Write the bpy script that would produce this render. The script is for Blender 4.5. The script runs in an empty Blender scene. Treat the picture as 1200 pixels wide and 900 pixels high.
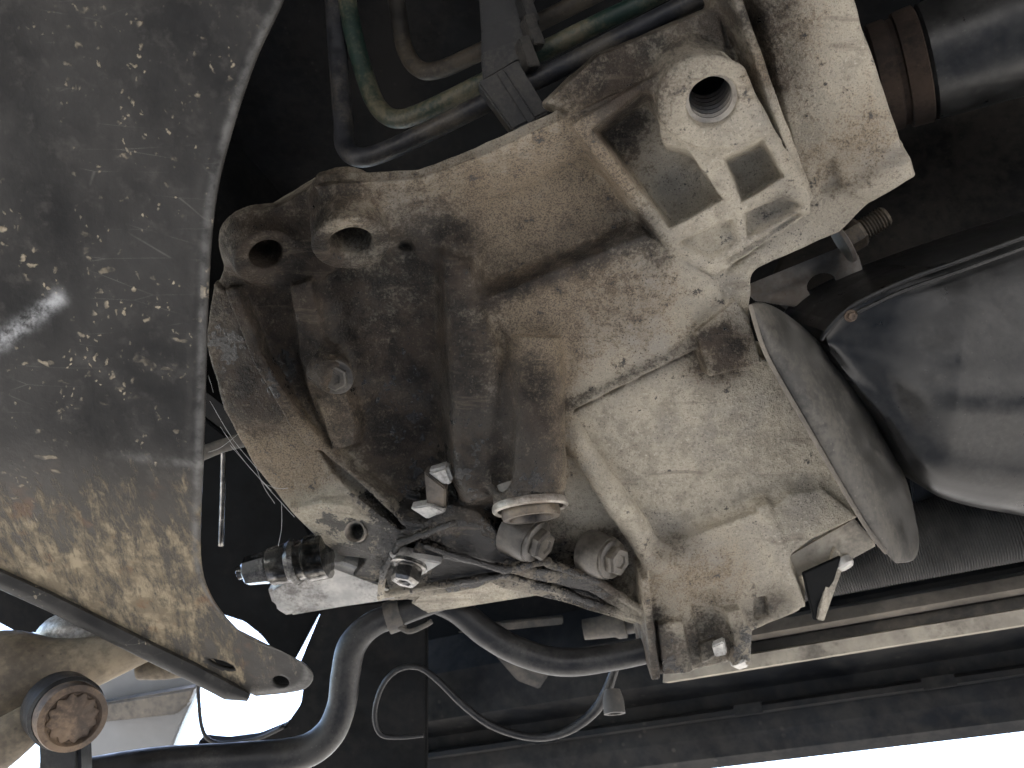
import bpy, bmesh, math, random, time
import numpy as np
from mathutils import Vector, Matrix
T0 = time.time()
random.seed(7)
RAD = math.radians
scene = bpy.context.scene
COL = scene.collection

# ------------------------------------------------------------------ camera
ELEV = RAD(40.0)
CAM = np.array([0.0, 0.0, 1.45])
FPX = 906.0
cam_d = bpy.data.cameras.new('camera')
cam_d.sensor_width = 36.0
cam_d.lens = 36.0 * FPX / 1200.0
cam_d.clip_start = 0.02
cam_d.clip_end = 2000.0
cam_d.dof.use_dof = True
cam_d.dof.focus_distance = 0.57
cam_d.dof.aperture_fstop = 11.0
cam = bpy.data.objects.new('camera', cam_d)
cam.location = CAM
cam.rotation_euler = (math.pi / 2 + ELEV, 0, 0)
COL.objects.link(cam)
scene.camera = cam

# ------------------------------------------------------------------ sky, sun, exposure
SUN_EL, SUN_AZ = RAD(72), RAD(20)          # azimuth from +Y (outside of the car) towards +X
w = bpy.data.worlds.new('World'); scene.world = w; w.use_nodes = True
nt = w.node_tree
sky = nt.nodes.new('ShaderNodeTexSky'); sky.sky_type = 'NISHITA'; sky.sun_disc = False
sky.sun_elevation = SUN_EL; sky.sun_rotation = SUN_AZ
sky.dust_density = 2.0
nt.links.new(sky.outputs[0], nt.nodes['Background'].inputs[0])
nt.nodes['Background'].inputs[1].default_value = 0.12
sl = bpy.data.lights.new('sun', 'SUN'); sl.energy = 4.5; sl.angle = RAD(0.5); sl.color = (1, .95, .87)
sun = bpy.data.objects.new('sun', sl); COL.objects.link(sun)
sdir = Vector((math.sin(SUN_AZ) * math.cos(SUN_EL), math.cos(SUN_AZ) * math.cos(SUN_EL), math.sin(SUN_EL)))
sun.rotation_euler = sdir.to_track_quat('Z', 'Y').to_euler()
sun.location = sdir * 10
vs = scene.view_settings
vs.view_transform = 'Standard'; vs.look = 'None'; vs.exposure = 3.32; vs.gamma = 1.0
scene.cycles.use_denoising = True
scene.cycles.adaptive_threshold = 0.03
scene.cycles.max_bounces = 5

# ------------------------------------------------------------------ coordinates
# camera space: x right, y up, z towards the viewer; pixels of the 1200x900 photograph give directions only
R = np.array([[1, 0, 0],
              [0, -math.sin(ELEV), -math.cos(ELEV)],
              [0, math.cos(ELEV), -math.sin(ELEV)]])
def W(p):                                  # camera space -> world
    return np.asarray(p, float) @ R.T + CAM
def ray(px, py):
    return np.array([(px - 600) / FPX, -(py - 450) / FPX, -1.0])
def D(px, py, d):                          # point at depth d metres
    return ray(px, py) * d
def G(px, py, z=0.0):                      # point on the gearbox: z mm proud of its mean underside plane
    return ray(px, py) * (0.60 - (z + (450 - py) * 0.19) / 1000.0)
DOWN = np.array([0, -math.cos(ELEV), math.sin(ELEV)])        # world down, in camera space
LONG = np.array([-.895, .445, 0.0]); LONG /= np.linalg.norm(LONG)   # along the car (world)
OUTW = np.array([.445, .895, 0.0]); OUTW /= np.linalg.norm(OUTW)    # to the outside of the car (world)
LONG_C = R.T @ LONG; OUT_C = R.T @ OUTW
def nrm(v):
    v = np.asarray(v, float); return v / np.linalg.norm(v)
def frame(n):
    n = nrm(n); a = np.array([1.0, 0, 0]) if abs(n[0]) < .8 else np.array([0, 1.0, 0])
    e1 = nrm(a - n * (a @ n)); return e1, np.cross(n, e1), n

# ------------------------------------------------------------------ materials
def new_mat(name):
    m = bpy.data.materials.new(name); m.use_nodes = True
    return m, m.node_tree, m.node_tree.nodes['Principled BSDF']
class NT:
    def __init__(s, t): s.t = t; s.co = None
    def n(s, typ, **kw):
        x = s.t.nodes.new(typ)
        for k, v in kw.items(): setattr(x, k, v)
        return x
    def l(s, a, b): s.t.links.new(a, b)
    def coords(s, scale=(1, 1, 1), rot=(0, 0, 0)):
        tc = s.n('ShaderNodeTexCoord'); mp = s.n('ShaderNodeMapping')
        mp.inputs['Scale'].default_value = scale; mp.inputs['Rotation'].default_value = rot
        s.l(tc.outputs['Object'], mp.inputs[0]); return mp.outputs[0]
    def noise(s, scale, detail=6, rough=.6, dist=0.0, vec=None):
        x = s.n('ShaderNodeTexNoise'); x.inputs['Scale'].default_value = scale
        x.inputs['Detail'].default_value = detail; x.inputs['Roughness'].default_value = rough
        x.inputs['Distortion'].default_value = dist
        s.l(vec if vec is not None else s.coords(), x.inputs['Vector']); return x.outputs['Fac']
    def voro(s, scale, vec=None, feature='F1', rnd=1.0, out='Distance'):
        x = s.n('ShaderNodeTexVoronoi'); x.feature = feature
        x.inputs['Scale'].default_value = scale; x.inputs['Randomness'].default_value = rnd
        s.l(vec if vec is not None else s.coords(), x.inputs['Vector']); return x.outputs[out]
    def ramp(s, v, a, b, lo=0.0, hi=1.0):
        x = s.n('ShaderNodeMapRange'); x.interpolation_type = 'SMOOTHSTEP'
        for i, q in zip(('From Min', 'From Max', 'To Min', 'To Max'), (a, b, lo, hi)): x.inputs[i].default_value = q
        s.l(v, x.inputs['Value']); return x.outputs[0]
    def math(s, op, a, b=None, clamp=False):
        x = s.n('ShaderNodeMath'); x.operation = op; x.use_clamp = clamp
        for i, q in enumerate((a, b)):
            if q is None: continue
            if isinstance(q, (int, float)): x.inputs[i].default_value = q
            else: s.l(q, x.inputs[i])
        return x.outputs[0]
    def mix(s, f, a, b):
        x = s.n('ShaderNodeMix'); x.data_type = 'RGBA'
        if isinstance(f, (int, float)): x.inputs[0].default_value = f
        else: s.l(f, x.inputs[0])
        for i, q in ((6, a), (7, b)):
            if isinstance(q, tuple): x.inputs[i].default_value = (*q, 1)
            else: s.l(q, x.inputs[i])
        return x.outputs[2]
    def attr(s, name):
        x = s.n('ShaderNodeAttribute'); x.attribute_name = name; return x.outputs['Fac']
    def bump(s, h, strength, dist, prev=None):
        x = s.n('ShaderNodeBump'); x.inputs['Strength'].default_value = strength; x.inputs['Distance'].default_value = dist
        s.l(h, x.inputs['Height'])
        if prev is not None: s.l(prev, x.inputs['Normal'])
        return x.outputs[0]

def mat_cast():
    m, t, b = new_mat('cast_aluminium_dirty'); N = NT(t); S_ = N.math
    oil_shade, brown, wet = N.attr('oil_shade'), N.attr('brown'), N.attr('wet')
    n1 = N.noise(16, 5, .62); n2 = N.noise(75, 6, .70); n3 = N.noise(380, 3, .7); n6 = N.noise(850, 2, .6)
    c2, c3 = S_('SUBTRACT', n2, .5), S_('SUBTRACT', n3, .5)
    base = N.mix(N.ramp(n2, .34, .68), (.325, .288, .222), (.53, .476, .378))
    base = N.mix(S_('MULTIPLY', N.ramp(n1, .44, .70), .75), base, (.28, .258, .222))
    # sandy grit, light and dark grains
    base = N.mix(S_('MULTIPLY', N.ramp(n3, .55, .70), .55), base, (.68, .62, .51))
    base = N.mix(S_('MULTIPLY', N.ramp(n3, .45, .32), .55), base, (.15, .125, .095))
    base = N.mix(S_('MULTIPLY', N.ramp(n6, .42, .30), .6), base, (.12, .10, .078))
    # brown dust
    bf = N.ramp(S_('ADD', brown, S_('ADD', S_('MULTIPLY', c2, 1.4), S_('MULTIPLY', c3, .8))), .15, .75)
    bc = N.mix(N.ramp(n6, .34, .60), (.070, .047, .029), (.235, .175, .108))
    base = N.mix(S_('MULTIPLY', bf, .85), base, bc)
    # oily film with crusty edges; its mask also carries painted shade
    q = S_('ADD', oil_shade, S_('ADD', S_('MULTIPLY', c2, 1.5), S_('MULTIPLY', c3, .9)))
    om = S_('ADD', S_('MULTIPLY', N.ramp(q, .30, .85), .50), S_('MULTIPLY', N.ramp(S_('ADD', oil_shade, S_('MULTIPLY', c3, .5)), .0, .95), .48), True)
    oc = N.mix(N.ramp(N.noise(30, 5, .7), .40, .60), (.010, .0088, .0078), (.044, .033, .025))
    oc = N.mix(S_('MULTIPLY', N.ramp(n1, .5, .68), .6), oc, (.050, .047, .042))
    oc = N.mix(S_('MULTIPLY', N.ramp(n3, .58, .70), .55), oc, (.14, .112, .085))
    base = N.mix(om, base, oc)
    wm = N.ramp(S_('ADD', wet, S_('ADD', S_('MULTIPLY', c2, 2.4), S_('MULTIPLY', c3, .8))), .30, .46)
    base = N.mix(S_('MULTIPLY', wm, .9), base, (.010, .009, .008))
    # pits
    v = N.voro(300); sp = S_('MULTIPLY', N.ramp(v, .12, .22, 1, 0), N.ramp(n1, .48, .62))
    base = N.mix(S_('MULTIPLY', sp, .75), base, (.03, .025, .02))
    sc = N.noise(60, 4, .65, 0, N.coords((.15, 1.6, 1), (.3, .4, .5)))
    base = N.mix(S_('MULTIPLY', N.ramp(sc, .58, .70), .45), base, (.13, .105, .08))
    N.l(base, b.inputs['Base Color'])
    ro = S_('SUBTRACT', N.ramp(n2, .2, .8, .60, .88), S_('MULTIPLY', om, .22))
    ro = S_('SUBTRACT', ro, S_('MULTIPLY', wm, .40), True)
    N.l(ro, b.inputs['Roughness'])
    N.l(S_('SUBTRACT', .45, S_('SUBTRACT', S_('MULTIPLY', om, .25), S_('MULTIPLY', wm, .35))), b.inputs['Specular IOR Level'])
    bp = N.bump(n2, .8, .0034); bp = N.bump(n3, .95, .0014, bp); bp = N.bump(n6, .7, .0006, bp)
    N.l(bp, b.inputs['Normal']); return m

def mat_crossmember():
    m, t, b = new_mat('black_painted_steel_mud'); N = NT(t)
    mud = N.attr('mud')
    n1 = N.noise(14, 5, .6); n2 = N.noise(70, 6, .65); n3 = N.noise(300, 4, .7); n0 = N.noise(5, 5, .5)
    base = N.mix(N.ramp(n1, .3, .72), (.013, .0125, .0120), (.046, .0435, .040))
    base = N.mix(N.math('MULTIPLY', N.ramp(n2, .5, .75), .6), base, (.085, .079, .072))
    # splashes of pale mud, three sizes and directions
    fl = None
    for sc, rot, st, th, gate in ((48, 1.1, (1, 2.2, 1.5), .17, .50), (24, .35, (1, 3.0, 2), .12, .50), (80, 2.2, (1, 1.5, 1), .20, .52), (150, .2, (1.6, 1, 1), .22, .48)):
        vec = N.coords(st, (.2, .4, rot))
        wv = N.n('ShaderNodeVectorMath'); wv.operation = 'ADD'
        nz = N.n('ShaderNodeTexNoise'); nz.inputs['Scale'].default_value = 90; nz.inputs['Detail'].default_value = 5
        N.l(N.coords(), nz.inputs['Vector'])
        sc_ = N.n('ShaderNodeVectorMath'); sc_.operation = 'SCALE'; sc_.inputs['Scale'].default_value = .022
        N.l(nz.outputs['Color'], sc_.inputs[0]); N.l(vec, wv.inputs[0]); N.l(sc_.outputs[0], wv.inputs[1])
        v = N.voro(sc, wv.outputs[0])
        g = N.math('MULTIPLY', N.ramp(N.noise(26 + sc * .2, 4, .6), gate + .02, gate + .16), N.ramp(N.noise(7 + sc * .03, 3, .6), .42, .60))
        f = N.math('MULTIPLY', N.ramp(v, th * .72, th * 1.15, 1, 0), g)
        fl = f if fl is None else N.math('MAXIMUM', fl, f)
    dirt = N.mix(N.ramp(n3, .35, .65), (.30, .25, .175), (.55, .47, .34))
    base = N.mix(N.math('MULTIPLY', fl, .85), base, dirt)
    # caked mud where it collects
    mk = N.ramp(N.math('ADD', mud, N.math('MULTIPLY', N.math('SUBTRACT', N.noise(58, 8, .80, .15, N.coords((1.5, .45, .8), (.2, .3, -.55))), .5), 3.4)), .55, 1.15)
    base = N.mix(N.math('MULTIPLY', N.ramp(mud, .15, .9), .55), base, (.105, .092, .075))
    base = N.mix(N.math('MULTIPLY', mk, .8), base, N.mix(N.ramp(n2, .4, .62), (.20, .16, .105), (.38, .31, .205)))
    rs = N.math('MULTIPLY', N.ramp(N.noise(33, 5), .56, .68), N.ramp(mud, .3, .9))
    base = N.mix(N.math('MULTIPLY', rs, .6), base, (.19, .10, .05))
    # highlight painted along the rolled edge and crease, then the scuff
    base = N.mix(N.math('MULTIPLY', N.attr('rim'), N.ramp(n2, .3, .65)), base, (.17, .165, .155))
    base = N.mix(N.math('MULTIPLY', N.attr('scuff'), N.ramp(N.math('ADD', n2, N.math('MULTIPLY', n3, .5)), .55, .95)), base, (.50, .50, .50))
    # scratches
    s1 = N.voro(9, N.coords((1, 9, 1), (.1, .1, .9)), 'DISTANCE_TO_EDGE')
    base = N.mix(N.math('MULTIPLY', N.ramp(s1, .0, .012, 1, 0), N.ramp(n1, .54, .66, 0, .3)), base, (.25, .235, .21))
    N.l(base, b.inputs['Base Color'])
    N.l(N.math('ADD', N.ramp(n2, .25, .75, .36, .62), N.math('MULTIPLY', N.math('MAXIMUM', fl, mk), .25), True), b.inputs['Roughness'])
    b.inputs['Specular IOR Level'].default_value = .22
    bp = N.bump(n2, .35, .0016); bp = N.bump(fl, .7, .0009, bp); bp = N.bump(mk, .6, .0012, bp); bp = N.bump(n3, .3, .0004, bp)
    N.l(bp, b.inputs['Normal']); return m

def mat_grime(name, c1, c2, rough=.6, metal=0.0, dirt=None, dirt_amt=.5, scale=40, bump=.4, spec=.5):
    m, t, b = new_mat(name); N = NT(t)
    n1 = N.noise(scale, 5, .62); n2 = N.noise(scale * 5, 5, .65); n0 = N.noise(scale * .3, 5, .55)
    base = N.mix(N.ramp(n1, .3, .7), c1, c2)
    if dirt:
        f = N.math('MULTIPLY', N.ramp(N.math('ADD', n0, N.math('MULTIPLY', n2, .5)), .68, .95), dirt_amt)
        base = N.mix(f, base, dirt)
        v = N.voro(scale * 4)
        base = N.mix(N.math('MULTIPLY', N.math('MULTIPLY', N.ramp(v, .08, .17, 1, 0), N.ramp(n0, .5, .65)), .7), base, dirt)
    N.l(base, b.inputs['Base Color'])
    N.l(N.ramp(n1, .2, .8, max(rough - .12, .05), min(rough + .15, 1)), b.inputs['Roughness'])
    b.inputs['Metallic'].default_value = metal
    b.inputs['Specular IOR Level'].default_value = spec
    bp = N.bump(n1, bump, .0012); bp = N.bump(n2, bump, .0005, bp)
    N.l(bp, b.inputs['Normal']); return m

M = {
 'cast': mat_cast(),
 'cross': mat_crossmember(),
 'pan': mat_grime('underseal_black', (.004, .0045, .005), (.009, .010, .011), .8, 0, (.03, .027, .025), .3, 20, .4, .08),
 'rubber': mat_grime('black_rubber', (.010, .010, .011), (.022, .022, .023), .42, 0, (.10, .095, .085), .3, 60, .25, .35),
 'pipe_black': mat_grime('black_coated_pipe', (.012, .013, .016), (.026, .027, .031), .42, 0, (.14, .12, .09), .4, 70, .4, .35),
 'pipe_green': mat_grime('green_coated_pipe', (.008, .020, .016), (.014, .032, .025), .48, 0, (.17, .14, .09), .6, 45, .4, .35),
 'pipe_brown': mat_grime('brown_dirty_pipe', (.012, .011, .010), (.026, .023, .019), .6, 0, (.10, .080, .055), .4, 45, .4, .3),
 'plastic': mat_grime('black_clip_plastic', (.012, .012, .012), (.026, .026, .026), .55, 0, (.12, .105, .085), .35, 60, .4, .35),
 'tank': mat_grime('black_moulded_tank', (.010, .010, .010), (.019, .019, .0185), .36, 0, (.06, .057, .052), .35, 45, .15, .45),
 'disc': mat_grime('grey_dusty_plastic', (.045, .043, .039), (.085, .081, .074), .5, 0, (.20, .18, .15), .5, 40, .35, .3),
 'chassis': mat_grime('dark_chassis_steel', (.006, .006, .006), (.016, .0155, .015), .6, 0, (.04, .034, .028), .6, 25, .4, .12),
 'plate_grey': mat_grime('grey_sheet_steel', (.16, .15, .135), (.27, .25, .225), .6, .1, (.13, .085, .05), .5, 45),
 'greasy': mat_grime('greasy_alloy', (.022, .0195, .017), (.085, .076, .064), .38, 0, (.20, .17, .13), .35, 80),
 'rust': mat_grime('rusty_steel', (.05, .036, .028), (.13, .095, .07), .7, .2, (.30, .21, .14), .6, 60),
 'rust_dark': mat_grime('dark_rusty_collar', (.014, .011, .009), (.036, .026, .021), .7, 0, (.07, .048, .034), .5, 50, .4, .15),
 'steel': mat_grime('dirty_zinc_steel', (.22, .20, .175), (.46, .43, .38), .42, .55, (.09, .06, .04), .6, 90),
 'steel_dark': mat_grime('oily_dark_steel', (.035, .030, .026), (.12, .105, .09), .45, .3, (.22, .17, .11), .5, 80),
 'chrome': mat_grime('oily_bright_metal', (.06, .057, .052), (.50, .48, .45), .16, .85, (.012, .011, .010), .9, 55),
 'gloss_black': mat_grime('glossy_black_connector', (.010, .010, .011), (.03, .03, .03), .16, 0, (.20, .19, .17), .5, 90),
 'tan': mat_grime('mud_caked_steel', (.13, .105, .075), (.30, .245, .17), .75, 0, (.06, .05, .042), .7, 30, .6),
 'rail': mat_grime('beige_painted_rail', (.27, .24, .195), (.46, .415, .335), .6, 0, (.10, .088, .072), .85, 28),
 'rail_brown': mat_grime('brown_dusty_rail', (.13, .115, .095), (.25, .22, .18), .65, 0, (.08, .07, .06), .6, 25),
 'conduit': mat_grime('black_ribbed_plastic', (.014, .014, .014), (.030, .030, .029), .6, 0, (.08, .075, .068), .4, 20),
 'rail_dark': mat_grime('grey_dusty_rail', (.035, .034, .032), (.075, .071, .066), .65, 0, (.20, .17, .135), .5, 25),
 'sill': mat_grime('dark_blue_black_sill', (.006, .007, .009), (.014, .016, .019), .5, 0, (.060, .056, .050), .35, 12, .4, .10),
 'shell': mat_grime('shell_paint', (.05, .05, .05), (.07, .07, .07), .4),
 'bright_alloy': mat_grime('pale_alloy', (.40, .39, .37), (.62, .60, .56), .42, .35, (.06, .05, .04), .7, 70),
 'far_grey': mat_grime('grey_far_panel', (.13, .135, .14), (.19, .195, .20), .5, 0, None, 0, 6),
 'thread': mat_grime('machined_thread', (.20, .185, .165), (.36, .33, .29), .4, .5, (.12, .09, .06), .5, 120),
 'web': mat_grime('dusty_cobweb', (.5, .5, .5), (.7, .7, .7), .6),
}
# concrete ground
m, t, b = new_mat('grey_yard_asphalt'); N = NT(t)
N.l(N.mix(N.ramp(N.noise(3, 8, .65), .3, .7), (.10, .096, .090), (.155, .148, .138)), b.inputs['Base Color']); b.inputs['Roughness'].default_value = .9
M['concrete'] = m

# ------------------------------------------------------------------ mesh helpers
def thing(name, at, label, cat, group=None):
    o = bpy.data.objects.new(name, None); COL.objects.link(o)
    o.location = W(at); o.empty_display_size = .02
    o['label'] = label; o['category'] = cat
    if group: o['group'] = group
    return o
def tag(o, label, cat, group=None):
    o['label'] = label; o['category'] = cat
    if group: o['group'] = group
    return o
def pos_of(p):
    v = np.zeros(3)
    while p is not None: v = v + np.array(p.location); p = p.parent
    return v
def mesh_obj(name, V, F, mat, parent=None, origin=None, smooth=True, attrs=None, normals=None, world=False):
    """V in camera space; one mesh object, its origin at its parent's or at its own first point"""
    V = np.asarray(V, float)
    if not world: V = W(V)
    if parent is not None: o0 = pos_of(parent)
    else: o0 = V.mean(0) if origin is None else W(origin)
    me = bpy.data.meshes.new(name)
    if isinstance(F, np.ndarray):
        n = len(F); k = F.shape[1]
        me.vertices.add(len(V)); me.vertices.foreach_set('co', (V - o0).astype(np.float32).ravel())
        me.loops.add(n * k); me.loops.foreach_set('vertex_index', F.astype(np.int32).ravel())
        me.polygons.add(n); me.polygons.foreach_set('loop_start', np.arange(0, n * k, k, dtype=np.int32))
        me.update(calc_edges=True)
    else:
        me.from_pydata((V - o0).tolist(), [], [list(map(int, f)) for f in F])
    me.polygons.foreach_set('use_smooth', [smooth] * len(me.polygons))
    for k_, a in (attrs or {}).items():
        at = me.attributes.new(k_, 'FLOAT', 'POINT'); at.data.foreach_set('value', np.asarray(a, np.float32))
    if normals is not None:
        me.normals_split_custom_set_from_vertices(np.asarray(normals @ R.T if not world else normals, np.float32))
    me.materials.append(M[mat]); me.validate()
    o = bpy.data.objects.new(name, me); COL.objects.link(o)
    if parent is not None: o.parent = parent
    else: o.location = o0
    return o
def catmull(pts, per=8):
    P = np.array(pts, float); P = np.vstack([2 * P[0] - P[1], P, 2 * P[-1] - P[-2]])
    out = []
    for i in range(1, len(P) - 2):
        for s in range(per):
            u = s / per
            out.append(.5 * ((2 * P[i]) + (-P[i - 1] + P[i + 1]) * u + (2 * P[i - 1] - 5 * P[i] + 4 * P[i + 1] - P[i + 2]) * u * u + (-P[i - 1] + 3 * P[i] - 3 * P[i + 1] + P[i + 2]) * u ** 3))
    out.append(P[-2]); return np.array(out)
def tube_data(path, r, seg=16, per=8, raw=False):
    """path: list of 3D points; r: radius or list"""
    rr = np.full(len(path), r) if np.isscalar(r) else np.array(r, float)
    C = np.hstack([np.array(path, float), rr[:, None]])
    C = C if raw else catmull(C, per)
    c, rad = C[:, :3], C[:, 3]
    tg = np.gradient(c, axis=0); tg /= np.linalg.norm(tg, axis=1)[:, None]
    e1, e2, _ = frame(tg[0]); V = []; F = []
    for i in range(len(c)):
        e1 = nrm(e1 - tg[i] * (e1 @ tg[i])); e2 = np.cross(tg[i], e1)
        for k in range(seg):
            a = 2 * math.pi * k / seg
            V.append(c[i] + rad[i] * (math.cos(a) * e1 + math.sin(a) * e2))
    for i in range(len(c) - 1):
        for k in range(seg):
            k2 = (k + 1) % seg
            F.append((i * seg + k, i * seg + k2, (i + 1) * seg + k2, (i + 1) * seg + k))
    F.append(tuple(range(seg))[::-1]); n = len(c) - 1
    F.append(tuple(n * seg + k for k in range(seg)))
    return V, F
def tube(name, path, r, mat, parent=None, seg=16, per=8):
    V, F = tube_data(path, r, seg, per); return mesh_obj(name, V, F, mat, parent)
def lathe(name, p, axis, prof, mat, parent=None, seg=40, cap=True, wob=None):
    """prof: (t along axis, radius)"""
    e1, e2, n = frame(axis); V = []; F = []
    for t_, r_ in prof:
        for k in range(seg):
            a = 2 * math.pi * k / seg; q = r_ * (1 + (wob(a, t_) if wob else 0))
            V.append(p + n * t_ + q * (math.cos(a) * e1 + math.sin(a) * e2))
    for i in range(len(prof) - 1):
        for k in range(seg):
            k2 = (k + 1) % seg
            F.append((i * seg + k, i * seg + k2, (i + 1) * seg + k2, (i + 1) * seg + k))
    if cap:
        F.append(tuple(range(seg))[::-1]); j = len(prof) - 1
        F.append(tuple(j * seg + k for k in range(seg)))
    o = mesh_obj(name, V, F, mat, parent); sharp(o, 35); return o
def sharp(o, deg=35):
    bm = bmesh.new(); bm.from_mesh(o.data)
    bmesh.ops.recalc_face_normals(bm, faces=bm.faces)
    for e in bm.edges:
        e.smooth = not (len(e.link_faces) == 2 and e.calc_face_angle(0) > RAD(deg))
    bm.to_mesh(o.data); bm.free()
def plate(name, poly, thick, mat, parent=None, bevel=.0012, back=None, seg=2, sub=0):
    """solid sheet: outline points (camera space), pushed back along its mean normal (away from the viewer)"""
    P = np.array(poly, float); c = P.mean(0)
    n = np.zeros(3)
    for i in range(len(P)): n += np.cross(P[i] - c, P[(i + 1) % len(P)] - c)
    n = nrm(n); n = n if n @ (-c) > 0 else -n
    if back is None: back = -n
    k = len(P); V = list(P) + [p + np.asarray(back) * thick for p in P]
    F = [tuple(range(k)), tuple(range(2 * k - 1, k - 1, -1))] + [(i, i + k, (i + 1) % k + k, (i + 1) % k) for i in range(k)]
    o = mesh_obj(name, V, F, mat, parent)
    bm = bmesh.new(); bm.from_mesh(o.data); bmesh.ops.recalc_face_normals(bm, faces=bm.faces)
    if bevel: bmesh.ops.bevel(bm, geom=list(bm.edges) + list(bm.verts), offset=bevel, segments=seg, affect='EDGES', clamp_overlap=True)
    for f in bm.faces: f.smooth = True
    bm.to_mesh(o.data); bm.free(); sharp(o, 40); return o
def hexbolt(parent, p, axis, r, h, mat='steel', washer=True, shaft=0, name='bolt'):
    """flanged hexagon head sitting on p, pointing along axis"""
    if washer: lathe('washer', p, axis, [(-.001, r * 1.42), (r * .18, r * 1.42), (r * .26, r * 1.30)], mat, parent, 28)
    e1, e2, n = frame(axis); V = []; F = []
    rot = random.uniform(0, 1)
    rings = [(0, 1.0, 1), (h * .82, 1.0, 1), (h, .86, 1), (h, .5, 0), (h * .86, .42, 0)]
    for t_, q, _ in rings:
        for k in range(6):
            a = math.pi / 3 * k + rot; V.append(p + n * t_ + r * 1.08 * q * (math.cos(a) * e1 + math.sin(a) * e2))
    for i in range(len(rings) - 1):
        for k in range(6): F.append((i * 6 + k, i * 6 + (k + 1) % 6, (i + 1) * 6 + (k + 1) % 6, (i + 1) * 6 + k))
    F.append(tuple(range(6))[::-1]); F.append(tuple(24 + k for k in range(6)))
    o = mesh_obj(name, V, F, mat, parent, smooth=False)
    return o

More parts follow.
